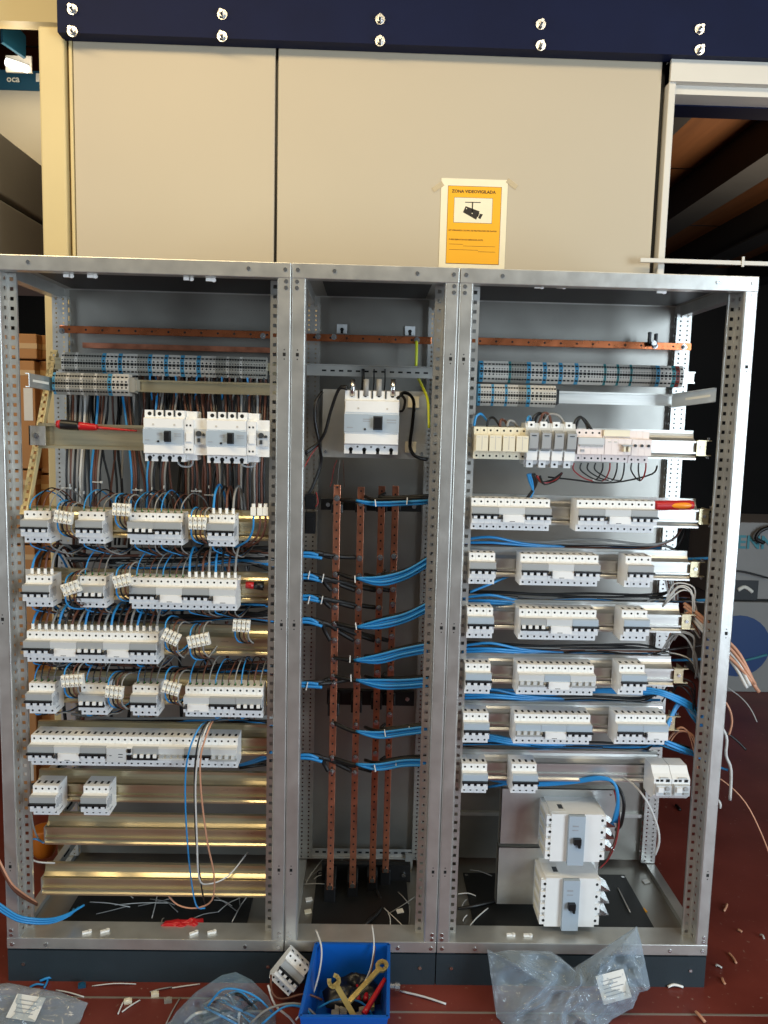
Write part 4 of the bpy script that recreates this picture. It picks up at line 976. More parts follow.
bw(LC, ((0, X(62, 610, .06)), (1, X(122, 612, .06)), (2, X(160, 612, .06)), (4, X(218, 612, .06)), (5, X(238, 612, .06))), 'second breaker row', drop=.035)
bw(LD, ((0, X(60, 668, .06)), (2, X(100, 668, .06)), (4, X(160, 668, .06))), 'third breaker row', drop=.03)
bw(LE, ((0, X(68, 716, .06)), (1, X(116, 716, .06)), (2, X(134, 717, .06)), (4, X(236, 718, .06)), (5, X(255, 718, .06))), 'fourth breaker row', drop=.02)

CBT = [(57, 516, -.02, 4, .15, 'beside the first breaker of the top row'), (115, 509, -.01, 4, .05, 'right of the second breaker, top row'), (191, 523, -.01, 4, .0, 'left of the last breaker, top row'),
       (65, 590, -.02, 4, -.35, 'beside the first breaker, second row'), (116, 582, -.02, 4, -.25, 'right of the second breaker, second row'),
       (165, 634, -.03, 4, .45, 'at the end of the third breaker row'), (190, 642, -.02, 5, -.22, 'tilted, beyond the end of the third row'), (235, 625, .02, 4, .06, 'hanging at the right of the third row'),
       (64, 681, -.02, 5, -.08, 'beside the first breaker, fourth row'), (108, 691, -.02, 4, .1, 'between the second and third breakers, fourth row'), (165, 686, -.02, 4, .28, 'left of the twelve-pole group, fourth row')]
for (px, py, Y, n, tilt, w) in CBT:
    choc_block(px, py, Y, n, tilt, 'cream connector strip ' + w)
    base = at(px, py, Y); dr = Vector((math.cos(tilt), 0, -math.sin(tilt)))
    for i in range(min(n, 4)):
        s = base + dr*.012*i + Vector((0, .002, -.014)); 
        wire([s, s+Vector((0, .006, -.022)), s+Vector((.010, .02, -.040)), s+Vector((.030-.008*i, .06, -.048)), s+Vector((.05-.01*i, .11, -.03))], .0024, POLE[i], 'hanging from the cream connector strips')
        s = base + dr*.012*i + Vector((0, .002, .014))
        if py not in (625,): wire([s, s+Vector((0, .012, .016)), s+Vector((.004, .05, .022)), s+Vector((.006, .12, .0))], .0022, POLE[i], 'rising behind the cream connector strips')
# three upright lugs right of the top row
for i, px in enumerate((253.5, 260, 265.5)):
    q = at(px, 511, .03); t = thing('inline_connector', 'upright white inline connector, %s of three right of the top row' % NUM[i], 'connector', q, group='upright inline connectors')
    MB().box(-.007, .007, -.006, .006, -.012, .010).cyl((0,0,.010), (0,0,1), .005, .010, 8).obj('housing', 'connector_white', t)
    wire([q+Vector((0,0,-.01)), q+Vector((-.002,.004,-.05)), q+Vector((-.02,.02,-.085)), q+Vector((-.06,.06,-.11))], .003, POLE[i] if i != 1 else 'wire_brown', 'dropping from the upright inline connectors')

# wire bundle hanging in front of the fifth row, down over the empty rails
W = 'in the loose bundle hanging over the empty rails, left cabinet'
hang = [('wire_blue', [(206, 722, .03), (199, 728, -.03), (190, 748, -.05), (185.5, 775, -.045), (186, 820, -.03), (190, 870, .02), (196, 905, .06), (205, 908, .08)]),
        ('wire_black', [(208, 722, .03), (203, 728, -.03), (197, 748, -.05), (194.5, 780, -.045), (196, 840, -.02), (202, 890, .03), (206, 906, .08)]),
        ('wire_white', [(211, 721, .03), (206, 729, -.03), (199, 752, -.05), (195.5, 785, -.045), (197, 840, -.025), (199, 878, .0), (208, 884, .04), (228, 876, .08), (248, 852, .12)]),
        ('wire_orange', [(213, 721, .03), (209, 729, -.03), (201, 755, -.05), (201, 790, -.045), (207, 840, -.03), (214, 875, .0), (212, 900, .04), (196, 908, .07), (178, 905, .08), (166, 893, .1)])]
for c, pts in hang: wpx(pts, .0024, c, W)

# wires spilling out at the lower left of the left cabinet
W = 'spilling out past the lower left post'
for k in range(3): wpx([(-12, 895+3*k, -.03), (4, 907+3*k, -.04), (22, 917+2.4*k, -.04), (50, 919+2*k, .0), (70, 913+k, .05), (84-5*k, 905+2*k, .09)], .0034, 'wire_blue', W)
for k in range(3): wpx([(-8, 845, -.02), (2, 866+2*k, -.03), (12, 884+2*k, -.03), (24, 894+2*k, .0), (37, 903+k, .06)], .0030, 'wire_brown' if k else 'wire_orange', W)
for c, pts in (('wire_grey', [(31, 808, .1), (33, 825, .1), (38, 838, .1), (44, 842, .1)]), ('wire_blue', [(30, 840, .12), (36, 839, .1), (44, 843, .1)]), ('wire_white', [(30, 858, .09), (38, 862, .08), (55, 863, .1)]), ('wire_orange', [(22, 620, .1), (30, 624, .1), (38, 625, .1)])):
    wpx(pts, .0026, c, 'short end between the lower left rails')
for k in range(4): wpx([(240, 765+k, .16), (255, 760+k*2, .13), (272, 752+k*4, .12)], .0045, ['wire_blue', 'wire_blue', 'wire_black', 'wire_black'][k], 'beside the end of the fifth row')
for k in range(3): wpx([(10, 790, .2), (40, 782+k*2, .2), (75, 768+k, .2)], .0035, 'wire_black', 'behind the bottom left breaker')

# ------------------------------------------------------------------ right cabinet wiring
def loom(ys, cols, W, ends):
    for k, c in enumerate(cols):
        y = ys + k*1.7 + random.uniform(-1, 1)
        e = ends[k % len(ends)]
        wpx([(462, y-1, .15), (500, y+random.uniform(-1.5, 1.5), .14), (540, y+2.5+random.uniform(-1.5, 1.5), .14), (590, y+1.5+random.uniform(-2, 2), .14), (640, y+3+random.uniform(-2, 2), .13)] + e, .0036, c, W)
E_ = lambda *p: list(p)
loom(540, ['wire_grey', 'wire_grey', 'wire_black', 'wire_brown'], 'in the loom under the top right row', [E_((665, 546, .13), (676, 551, .14)), E_((672, 540, .13), (683, 525, .15))])
loom(592, ['wire_black', 'wire_black', 'wire_grey', 'wire_black', 'wire_blue', 'wire_black', 'wire_black', 'wire_brown'], 'in the loom under the second right row', [E_((668, 592, .12), (692, 584, .1)), E_((670, 598, .12), (690, 598, .1)), E_((672, 600, .12), (704, 602, .12))])
loom(642, ['wire_black', 'wire_black', 'wire_grey', 'wire_black', 'wire_brown', 'wire_black', 'wire_black', 'wire_white'], 'in the loom under the third right row', [E_((665, 650, .12), (705, 645, .12)), E_((668, 653, .12), (690, 660, .1), (700, 680, .1))])
loom(690, ['wire_blue', 'wire_blue', 'wire_black', 'wire_black', 'wire_grey', 'wire_black'], 'in the loom under the fourth right row', [E_((662, 690, .1), (680, 700, .08), (700, 722, .08)), E_((660, 694, .1), (684, 706, .08), (702, 716, .08))])
loom(742, ['wire_black', 'wire_black', 'wire_blue', 'wire_black'], 'in the loom under the fifth right row', [E_((655, 744, .1), (680, 752, .08), (700, 756, .08)), E_((660, 740, .1), (690, 748, .08))])
W = 'thick at the left end of the right looms'
for ri, (y, n) in enumerate(((540, 2), (598, 3), (646, 3), (692, 3), (738, 2))):
    W = 'thick, under the left end of the %s right breaker row' % NUM[ri]
    for k in range(n): wpx([(462, y+k*3, .10), (490, y+k*2.6-(3 if k == 0 else 0), .09), (520, y+3+k*2, .11), (550, y+6+k, .13), (600, y+8, .17), (660, y+8, .19)], .0042, 'wire_blue', W)
wpx([(470, 592, .06), (490, 584, .07), (512, 575, .1), (530, 572, .13)], .0040, 'wire_blue', W)
for k in range(3): wpx([(488, 735+k*2, .08), (508, 739+k*2, .08), (530, 743+k, .1)], .0045, 'wire_blue', W)
for k in range(3): wpx([(590, 690+k, .1), (640, 688+k*2, .08), (665, 692+k*2, .06), (690, 703+k*3, .08), (704, 718+k*3, .1)], .0042, 'wire_blue', 'sweeping past the ends of the right rails')
for k in range(3): wpx([(664, 732+k*2, .06), (680, 700-0+k*2, .09), (693, 712+k*3, .08), (702, 722+k*4, .1)], .0040, 'wire_blue', 'sweeping past the ends of the right rails')
for k in range(2): wpx([(664, 740+k*3, .06), (684, 748+k*3, .07), (702, 756+k*3, .1)], .0042, 'wire_blue', 'sweeping past the ends of the right rails')
W = 'clustered at the right ends of the rails'
for k in range(16):
    y0 = 585 + (k % 4)*48 + random.uniform(-4, 4)
    c = ['wire_white', 'wire_grey', 'wire_black', 'wire_orange'][k % 4]
    wpx([(664+random.uniform(-4, 6), y0+18, .10), (676+random.uniform(-3, 5), y0+2, .08), (690+random.uniform(-4, 4), y0+6, .07), (697-k % 5, y0+26, .08), (700-k % 6, y0+46, .10)], .0022, c, W)
for k in range(6):
    wpx([(664+k*2, 574, .12), (666+k*2.2, 583, .11), (670+k*1.5, 600, .10)], .0026, ['wire_white', 'wire_brown', 'wire_grey'][k % 3], W)
for k in range(5):
    wpx([(668+k*1.5, 640, .12), (676+k*2, 622+k, .1), (690, 612+k*3, .09), (700, 622+k*4, .1)], .0028, ['wire_orange', 'wire_white', 'wire_grey'][k % 3], W)
W = 'fanning out beyond the right post'
for k, (c, pts) in enumerate((('wire_orange', [(684, 603, .10), (702, 617, .07), (722, 636, .06), (740, 655, .04), (757, 690, .02)]), ('wire_orange', [(684, 606, .10), (702, 621, .07), (722, 640, .06), (738, 658, .04), (755, 684, .02)]),
        ('wire_white', [(686, 608, .10), (703, 626, .07), (722, 645, .06), (738, 662, .04), (750, 686, .02)]), ('wire_white', [(688, 612, .10), (703, 631, .07), (722, 650, .06), (736, 668, .04), (747, 688, .02)]), ('wire_orange', [(690, 616, .1), (720, 648, .06), (744, 672, .03), (759, 692, .02)]))):
    wpx(pts, .0052, c, W)
for c, r, pts in (('wire_grey', .0018, [(715, 680, .06), (738, 695, .05), (750, 708, .04), (757, 722, .03)]), ('wire_black', .0034, [(700, 720, .08), (722, 730, .06), (736, 740, .05), (746, 750, .04)]),
        ('wire_orange', .0020, [(700, 770, .1), (722, 780, .08), (745, 802, .05), (762, 835, .03), (775, 870, .02)]), ('wire_orange', .003, [(718, 692, .05), (729, 708, .04), (732, 722, .04), (729, 735, .04)]), ('wire_white', .0042, [(712, 715, .06), (726, 735, .045), (726, 755, .04), (731, 770, .04), (730, 800, .04)]), ('wire_blue', .004, [(705, 760, .09), (722, 768, .06), (728, 770, .05)]), ('wire_white', .0035, [(714, 795, .07), (720, 803, .05), (720, 808, .05)])):
    wpx(pts, r, c, 'loose end hanging outside the right post')
for (px0, px1, y) in ((688, 712, 559), (688, 706, 601), (684, 704, 660)):
    wpx([(px0-20, y, .16), (px0, y, .14), (px1, y-1, .10)], .0042, 'wire_blue', 'reaching the right post between rails')
for k in range(2): wpx([(686, 520, .12), (684, 534, .13), (676, 548, .14), (664, 556-4*k, .14)], .003, 'wire_black', 'looping behind the top right rail end')

W = 'looping over the surge arresters and fuse holders'
zt_ = zA + .043
for c, pts in (('wire_blue', [(474, 426, .03), (476, 417, .03), (481, 414, .04), (487, 421, .08)]), ('wire_black', [(487, 427, .03), (489, 419, .03), (494, 418, .05), (500, 426, .09)]), ('wire_brown', [(500, 427, .03), (501, 420, .03), (505, 421, .05), (508, 428, .08)]), ('wire_grey', [(507, 427, .03), (509, 421, .03), (514, 422, .04), (518, 428, .05)]),
               ('wire_blue', [(527, 425, .03), (528, 418, .03), (530, 417, .05), (531, 424, .08)]), ('wire_black', [(532, 426, .02), (534, 417, .02), (540, 413, .03), (545, 420, .04), (543, 427, .03)]), ('wire_black', [(534, 427, .04), (537, 416, .03), (543, 414, .04), (548, 424, .06)]), ('wire_brown', [(538, 427, .03), (543, 414, .02), (549, 415, .03), (552, 428, .02)]), ('wire_grey', [(543, 425, .03), (548, 415, .03), (557, 415, .03), (563, 421, .03), (564, 428, .02)]),
               ('wire_black', [(572, 431, .02), (576, 420, .02), (581, 417, .03), (586, 424, .04), (588, 430, .03)]), ('wire_black', [(575, 431, .03), (579, 419, .03), (584, 419, .04), (592, 430, .03)])):
    wpx(pts, .0036, c, W)
for k in range(4): wpx([(528+2*k, 474, .03), (530+2.2*k, 482, .04), (533, 490, .05), (530-k, 498, .06)], .0042, ['wire_blue', 'wire_blue', 'wire_black', 'wire_black'][k], 'bundled under the fuse holders')
for k in range(3): wpx([(534+3*k, 476, .03), (542+k, 482+k, .05), (552+2*k, 480, .05), (562, 473, .03)], .0034, ['wire_black', 'wire_red', 'wire_black'][k], 'bundled under the fuse holders')
W = 'thin loop under the pinkish modules'
for k in range(11):
    px = 574 + k*7.2; t_ = 593 + (k % 4)*9 if k < 8 else 640
    wpx([(px, 463, .02), (px-.5, 470, .02), ((px+t_)/2, 478, .04), (t_, 481, .06)], .0020, 'wire_black' if k % 5 else 'wire_red', W)
wpx([(548, 477, .06), (575, 480, .06), (600, 483, .06), (625, 481, .06), (652, 474, .05), (657, 466, .03)], .0024, 'wire_black', W)
for (px, py) in ((594, 480), (610, 480), (621, 479)): tie(px, py, .05, .003, 1.4)

W = 'arching above the sideways breakers, right cabinet'
for k in range(3): wpx([(488, 777+k, .12), (508, 781+k, .10), (540, 783+k, .09), (575, 780+k*1.2, .08), (600, 777+k, .06), (614, 783, .05), (618, 800, .05), (617-2*k, 822, .08)], .0045, 'wire_blue', W)
wpx([(488, 787, .12), (540, 778, .10), (575, 772, .10), (600, 768, .11)], .004, 'wire_blue', W)
for k in range(2): wpx([(608, 778, .08), (620, 790+k, .06), (624, 805, .05), (621, 824, .07), (616, 830, .1)], .0052, 'wire_black', W)
wpx([(614, 790, .1), (619, 812, .07), (617, 838, .07), (609, 858, .08), (600, 868, .09)], .0022, 'wire_red', W)
wpx([(615, 790, .1), (617, 812, .08), (616, 836, .08), (606, 862, .09)], .0022, 'wire_brown', W)
wpx([(604, 771, .12), (628, 780, .07), (646, 800, .05), (657, 825, .05), (659, 842, .06), (655, 855, .08)], .0034, 'wire_white', W)

# ------------------------------------------------------------------ tools left on the rails
q = at(57, 424, YA-.02); e = at(137, 431, YA-.02); d = (e-q)
t = thing('screwdriver', 'red and black insulated screwdriver lying on the breaker rail', 'screwdriver', q)
MB().tube([(0,0,0), d*.03, d*.05], lambda s: .010+.003*s, 10, sub=1).obj('end_cap', 'red_plastic', t)
MB().tube([d*.04, d*.1, d*.2, d*.28], lambda s: .0135-.003*abs(s-.4), 10, sub=3).obj('grip', 'black_plastic', t)
MB().tube([d*.27, d*.36, d*.44, d*.47, d*.50], lambda s: .0115-.004*s, 10, sub=2).obj('collar', 'red_plastic', t)
MB().tube([d*.48, d*.75, d], lambda s: .0045-.0025*s, 8, sub=2).obj('shaft', 'red_plastic', t)
q = at(655, 505.5, .03); e = at(693, 505, .03); d = e-q
t = thing('plier_handle', 'red insulated plier handle with orange inlay on the top right rail', 'pliers', q)
bm_ = MB().tube([d*0, d*.12, d*.5, d*.85, d], lambda s: .0135 if s < .9 else .011, 12, sub=3); bm_.v = [(x, y*1.0, z) for x, y, z in bm_.v]; bm_.obj('grip', 'red_plastic', t)
i0 = d*.36+Vector((0,-.0085,0)); MB().tube([i0, i0+d*.12, i0+d*.35, i0+d*.5, i0+d*.58], lambda s: .002+.0068*math.sin(math.pi*min(1, max(0, .04+s*.92))), 10, sub=3).obj('inlay', 'orange_plastic', t)
q = at(246, 585, .05); e = at(262, 586, .05); d = e-q
t = thing('screwdriver', 'short red and black handle lying on the second rail, left cabinet', 'screwdriver', q)
MB().tube([d*0, d*.5], .010, 8, sub=1).obj('grip', 'red_plastic', t); MB().tube([d*.5, d*1.1], lambda s: .010+.003*s, 8, sub=1).obj('end_cap', 'black_plastic', t)

# small white panel clips on the enclosure lips
clip_me = MB().box(-.010, .008, -.004, .004, 0, .006).cyl((.010, 0, 0), (0,0,1), .006, .006, 8).mesh('panel_clip', 'ferrule_white')
for i, (px, py, lab) in enumerate(((86, 933, 'bottom lip of the left enclosure'), (104, 932, 'bottom lip of the left enclosure'), (193, 934, 'bottom lip of the left enclosure'), (211, 933, 'bottom lip of the left enclosure'), (510, 935.5, 'bottom lip of the right enclosure'), (527, 936, 'bottom lip of the right enclosure'))):
    q = atz(px, py, PL+.034); link('panel_clip', clip_me, None, 'small white clip on the ' + lab, 'clip', 'white panel clips', None, (q.x, max(q.y, .012), PL+.0335), (0, 0, random.uniform(-.6, .6)))
for (px, py, lab) in ((68, 276, 'left'), (92, 276.5, 'left'), (188, 279, 'left'), (210, 280, 'left'), (538, 287, 'right'), (560, 287, 'right'), (660, 292, 'right')):
    q = at(px, py, .035); link('panel_clip', clip_me, None, 'small white clip under the top rail of the %s enclosure' % lab, 'clip', 'white panel clips', None, (q.x, .035, q.z), (math.pi/2, 0, random.uniform(-.1, .1)))

# ------------------------------------------------------------------ offcuts and litter in the enclosure bottoms
def offcut(px, py, px2, py2, z, r, m, where):
    a, b = atz(px, py, z), atz(px2, py2, z)
    MB().tube([a, (a+b)/2+Vector((random.uniform(-.004,.004), random.uniform(-.004,.004), random.uniform(0, .006))), b], r, 5, sub=3).obj('wire_offcut', m, None, label='cut wire end lying on ' + where, cat='wire offcut', group='wire offcuts on ' + where)
zf = PL+.0215
for (a, b, c, d, m) in ((115, 905, 170, 903, 'wire_white'), (96, 914, 128, 906, 'wire_grey'), (90, 902, 130, 907, 'wire_white'), (138, 906, 172, 898, 'wire_grey'), (158, 892, 152, 918, 'wire_white'), (164, 918, 162, 926, 'wire_grey'), (190, 920, 218, 912, 'wire_grey'), (214, 900, 232, 906, 'wire_white'), (210, 893, 238, 912, 'wire_grey'), (232, 922, 252, 890, 'wire_white'), (240, 905, 236, 894, 'wire_grey'), (150, 899, 175, 905, 'wire_grey'), (218, 912, 240, 898, 'wire_white'), (178, 912, 168, 902, 'wire_grey'), (125, 893, 133, 898, 'wire_white')):
    offcut(a, b, c, d, zf, .0016, m, 'the left enclosure floor')
for (a, b, c, d, m) in ((306, 882, 326, 855, 'wire_white'), (304, 884, 326, 884, 'wire_white'), (305, 880, 322, 868, 'wire_grey'), (312, 872, 306, 884, 'wire_white'), (326, 875, 314, 879, 'wire_white'), (346, 842, 342, 860, 'wire_white'), (384, 908, 408, 931, 'wire_white'), (388, 914, 416, 896, 'wire_grey'), (398, 892, 409, 904, 'wire_grey'), (388, 912, 390, 930, 'wire_white'), (410, 905, 409, 928, 'wire_grey'), (320, 929, 334, 932, 'wire_white'), (334, 932, 344, 931, 'wire_orange')):
    offcut(a, b, c, d, zf, .0015, m, 'the middle enclosure floor')
for (a, b, c, d, m) in ((464, 933, 488, 908, 'wire_white'), (463, 921, 467, 915, 'wire_white'), (458, 894, 476, 896, 'wire_white'), (462, 906, 467, 899, 'wire_grey'), (618, 888, 630, 912, 'wire_white'), (470, 870, 492, 876, 'wire_grey')):
    offcut(a, b, c, d, zf, .0020, m, 'the right enclosure floor')
wpx([(458, 909, .18), (474, 906, .18), (500, 900, .22)], .005, 'wire_black', 'lying on the right enclosure floor')
wpx([(360, 931, .08), (368, 922, .1), (378, 913, .15), (382, 905, .2), (376, 890, .26)], .006, 'wire_black', 'lying on the middle enclosure floor')
for (px, py, m) in ((309, 898, 'label_paper'), (308, 910, 'cream_plastic'), (400, 911, 'ferrule_white'), (643, 909, 'sign_yellow'), (646, 880, 'label_paper')):
    q = atz(px, py, zf); MB().obox((0,0,.002), (.010,.003,0), (-.002,.009,0), (0,0,.0015)).obj('sticker_tag', m, None, label='small %s tag lying on the %s enclosure floor' % ({'label_paper': 'white', 'cream_plastic': 'cream', 'ferrule_white': 'bright', 'sign_yellow': 'yellow'}[m], 'right' if px > 500 else 'middle'), cat='tag', loc=(q.x, q.y, PL+.0145 if px > 600 or px < 320 else zf-.002))
# ------------------------------------------------------------------ notice on the board
yn = YP - .0015
pa_, pb_ = at(441.5, 178, yn), at(507.5, 270, yn); nx0, nx1, nz1, nz0 = pa_.x, X(508, 181, yn), pa_.z, Z(470, 276, yn)
nt_ = thing('notice_sheet', 'yellow and white video surveillance notice taped to the beige board', 'notice', (nx0, yn, nz0))
nw, nh = nx1-nx0, nz1-nz0
MB().box(0, nw, -.0008, .0006, 0, nh).obj('sheet', 'paper', nt_)
def nu(px, py): q = at(px, py, yn); return q.x-nx0, q.z-nz0
ya0, ya1 = nu(448.5, 186), nu(497.8, 264.5)
MB().box(ya0[0]-.0015, ya1[0]+.003, -.0011, -.0007, ya1[1]-.002, ya0[1]+.0015).obj('field_border', 'print_brown', nt_)
MB().box(ya0[0], ya1[0]+.0015, -.0014, -.0010, ya1[1], ya0[1]).obj('yellow_field', 'sign_yellow', nt_)
w0, w1 = nu(454.5, 197.5), nu(491.5, 223.5)
MB().box(w0[0]-.001, w1[0]+.001, -.0016, -.0013, w1[1]-.001, w0[1]+.001).obj('picture_border', 'print_dark', nt_)
MB().box(w0[0], w1[0], -.0018, -.0015, w1[1], w0[1]).obj('picture_field', 'paper', nt_)
cm = MB()
def poly(pts, y0=-.0024, y1=-.0017): cm.prismy([nu(*p) for p in pts][::-1], y0, y1)
poly([(465, 202), (480.5, 202.2), (480.5, 203), (465, 202.8)]); poly([(471.9, 203), (473.1, 203), (472.6, 213), (471.6, 213)])
poly([(465.6, 206.3), (479.5, 211.5), (476, 219.8), (462.9, 212.4)]); poly([(479.8, 213.8), (482.8, 214.5), (480.3, 219.3), (478, 218.2)]); poly([(478.4, 212.8), (479.4, 213.2), (477.8, 217.2), (476.9, 216.6)])
cm.obj('camera_pictogram', 'print_dark', nt_)
dt_ = MB()
for (px, py) in ((466.4, 208.8), (472.1, 213.6)): u, v = nu(px, py); dt_.cyl((u, -.0023, v), (0,-1,0), .0018, .0004, 8)
dt_.obj('pictogram_dots', 'paper', nt_)
def lettering(txt, px, py, wpx_, m, parent, Y, align='CENTER', origin=None, hmax=None):
    me = text_mesh(txt, .1, .0002, align, .0022); xs = [v.co.x for v in me.vertices]; w = max(xs)-min(xs)
    tw_ = X(px+wpx_/2, py, Y)-X(px-wpx_/2, py, Y); s = tw_/w
    for v in me.vertices: v.co = Vector((v.co.x*s, -v.co.z*1.0, v.co.y*s))
    me.materials.clear(); me.materials.append(M[m]); me.name = 'lettering'
    q = at(px, py, Y); o = link('lettering', me, parent, loc=q-parent.location if parent else q)
    return o
lettering('ZONA VIDEOVIGILADA', 473.8, 191.8, 44, 'print_dark', nt_, yn-.0018)
lettering('LEY ORGANICA 15/1999, DE PROTECCION DE DATOS', 472.5, 230.8, 48, 'print_brown', nt_, yn-.0018)
lettering('PUEDE EJERCITAR SUS DERECHOS ANTE:', 466, 239.8, 34, 'print_brown', nt_, yn-.0018)
for (py, x0_, x1_) in ((244, 449, 463), (249.5, 449, 478), (246, 463, 495), (251.8, 478, 495)):
    a = nu(x0_, py); b = nu(x1_, py); MB().box(a[0], b[0], -.0017, -.0013, a[1]-.0006, a[1]+.0006).obj('print_line', 'print_brown', nt_)
for (px, py, tl) in ((438, 187, .6), (512, 184, -.6)):
    q = at(px, py, yn); MB().obox((0,0,0), Vector((math.cos(tl), 0, math.sin(tl)))*.020, Vector((-math.sin(tl), 0, math.cos(tl)))*.008, (0,.0004,0)).obj('tape', 'tape_clear', nt_, loc=Vector((q.x-nx0, -.0012, q.z-nz0)))

# ------------------------------------------------------------------ goods behind the left post
def carton(px0, px1, py0, py1, Y, dep, m, label, parts=(), zb=None):
    a, b = at(px0, py0, Y), at(px1, py1, Y)
    if py1 > 780: b.z = 0
    if zb is not None: b.z = zb
    t = thing('carton', label, 'box', (a.x, Y, b.z))
    w, h = b.x-a.x, a.z-b.z
    bevel(MB().box(0, w, 0, dep, 0, h).obj('body', m, t), .004)
    for p in parts: p(t, w, h)
    return t
def tape_p(t, w, h): MB().box(-.001, w+.001, -.0012, .1, h-.055, h-.035).obj('tape', 'tape', t)
def label_p(t, w, h): MB().box(w*.62, w*.92, -.0015, 0, h*.45, h*.75).obj('paper_label', 'label_paper', t)
def stack(px0, px1, tops, Y, lab):
    for i in range(len(tops)-1):
        c_ = carton(px0, px1, tops[i], tops[i+1]-1.0, Y, .35, 'cardboard', 'brown cardboard carton behind the left post, %s' % lab[i], (tape_p, label_p) if i % 2 else (tape_p,))
stack(4, 37, [333, 360, 470, 545, 640, 740, 800], .95, ['topmost of the near stack', 'second of the near stack', 'third of the near stack', 'fourth of the near stack', 'fifth of the near stack', 'lowest in view of near stack'])
stack(38.5, 74, [335, 361, 475, 560, 660, 800], 1.0, ['topmost of the far stack', 'second of the far stack', 'third of the far stack', 'fourth of the far stack', 'lowest of the far stack'])
a = at(34, 842, .55); t = thing('gas_cylinder_cap', 'orange rounded cap glimpsed behind the lower left rails', 'cap', a)
MB().tube([(.0,0,-.055), (.0,0,-.02), (.0,0,.02), (.0,0,.05), (0,0,.055)], lambda s: .042*math.sqrt(max(.02, 1-(s*2-1)**4)), 14, sub=3).obj('shell', 'amber_plastic', t)
for v in t.children: v.location = (.035, 0, 0)
# stacked white goods cartons high on the left, side faces towards the aisle
def sidebox(xc, y0, y1, z0, z1, m, label, band=None):
    t = thing('appliance_carton', label, 'box', (xc-.6, y0, z0), group='tall pale cartons stacked high on the left')
    bevel(MB().box(0, .6, 0, y1-y0, 0, z1-z0).obj('body', m, t), .006)
    return t
xs_ = -1.15
def zside(px, py):   # height where a pixel meets the plane x = xs_
    d = ray(px, py); s = (xs_-CAM.x)/d.x; return CAM + d*s
e1, e2, e3 = zside(0, 130), zside(0, 197), zside(0, 253)
zs_ = [1.5, e3.z-.06, e2.z, e1.z, e1.z+.36]
for i in range(1, 3): sidebox(xs_, .72, 1.6, zs_[i]+.012, zs_[i+1]-.008, 'box_white', 'pale carton at upper left behind the cream post, %s of two' % ['lower', 'upper'][i-1])
t = carton(-60, 44, 68, 171, 1.3, .28, 'box_white', 'pale carton with teal band lettered oca at upper left', zb=zs_[3]-.008)
a = at(-60, 68, 1.295); b = at(43, 91, 1.295); MB().box(a.x-t.location.x, b.x-t.location.x+.002, -.004, -.001, b.z-t.location.z, a.z-t.location.z+.002).obj('band', 'box_teal', t)
lettering('oca', 13, 79, 13, 'print_white', t, 1.29)
a = at(36, 76, 1.29); MB().box(0, .018, -.002, 0, -.022, .01).obj('logo_patch', 'print_white', t, loc=a-t.location)
a = at(2, 9, 1.0); t = thing('hanging_sign', 'slanted dark teal sign at the upper left corner', 'sign', a)
p_ = [at(2, 9, 1.0)-a, at(26, 36, 1.12)-a, at(26, 58, 1.12)-a, at(3, 42, 1.0)-a]
mb = MB(); mb.add([v for v in p_] + [v+Vector((-.012, .01, 0)) for v in p_], [(0,1,2,3), (7,6,5,4), (0,4,5,1), (1,5,6,2), (2,6,7,3), (3,7,4,0)]); mb.obj('panel', 'box_teal', t)
# lit lamp at the upper left
lm = bpy.data.materials.new('lamp_glow'); lm.use_nodes = True; nb = lm.node_tree.nodes['Principled BSDF']; nb.inputs['Emission Color'].default_value = (1, .97, .88, 1); nb.inputs['Emission Strength'].default_value = 2.0; M['lamp_glow'] = lm
a = at(17, 65, 1.15); t = thing('lamp', 'small bright lamp glowing at the upper left', 'lamp', a)
mb = MB(); mb.tube([(-.040,0,.010), (-.02,0,.004), (.015,0,-.006), (.040,0,-.014)], .015, 10, sub=3); mb.obj('diffuser', 'lamp_glow', t)
MB().box(-.05, .05, .014, .024, -.02, .04).obj('housing', 'white_frame', t)
ld = bpy.data.lights.new('lamp_light', 'POINT'); ld.energy = 1.6; ld.color = (1, .86, .62); ld.shadow_soft_size = .04; lo = bpy.data.objects.new('lamp_light', ld); C.objects.link(lo); lo.parent = t; lo.location = (.06, -.12, -.08)
MB().cyl((0, .019, .03), (0,0,1), .005, 3.42-a.z-.03, 8).obj('stem', 'white_frame', t)
MB().box(-2.2, at(41, 20, .9).x+.1, .88, .94, Z(20, 24, .9), Z(20, -30, .9)).obj('beam_board', 'cream_paint', structure('trim_4'))

# ------------------------------------------------------------------ goods at the right, on the floor behind
yb_ = 2.35
def rbox(px0, px1, py0, py1, Y, dep, m, label):
    a, b = at(px0, py0, Y), at(px1, py1, Y); t = thing('carton', label, 'box', (a.x, Y, b.z)); w, h = b.x-a.x, a.z-b.z
    bevel(MB().box(0, w, 0, dep, 0, h).obj('body', m, t), .006); return t, w, h
zfl = lambda px, Y: None
base_py = 690
fy = atz(740, 692, 0).y
t, w, h = rbox(725, 830, 600, 692, fy, .5, 'box_white_shaded', 'shade-darkened white carton with a large blue disc print on the floor at right')
t.location.z = .0
cpy = at(742, 646, fy); mbd = MB(); N = 28
mbd.prismy([(.32*math.cos(k*2*math.pi/N)*.62, .32*math.sin(k*2*math.pi/N)*.60) for k in range(N)], -.004, 0); mbd.obj('disc_print', 'dark_blue_print', t, loc=Vector((at(738, 645, fy).x, fy, cpy.z))-t.location)
MB().tube([Vector((-.10,-.006,-.06)), Vector((-.02,-.006,-.10)), Vector((.08,-.006,-.08)), Vector((.18,-.006,-.05))], .008, 6).obj('swoosh', 'print_teal', t, loc=Vector((at(738, 645, fy).x, fy, cpy.z))-t.location)
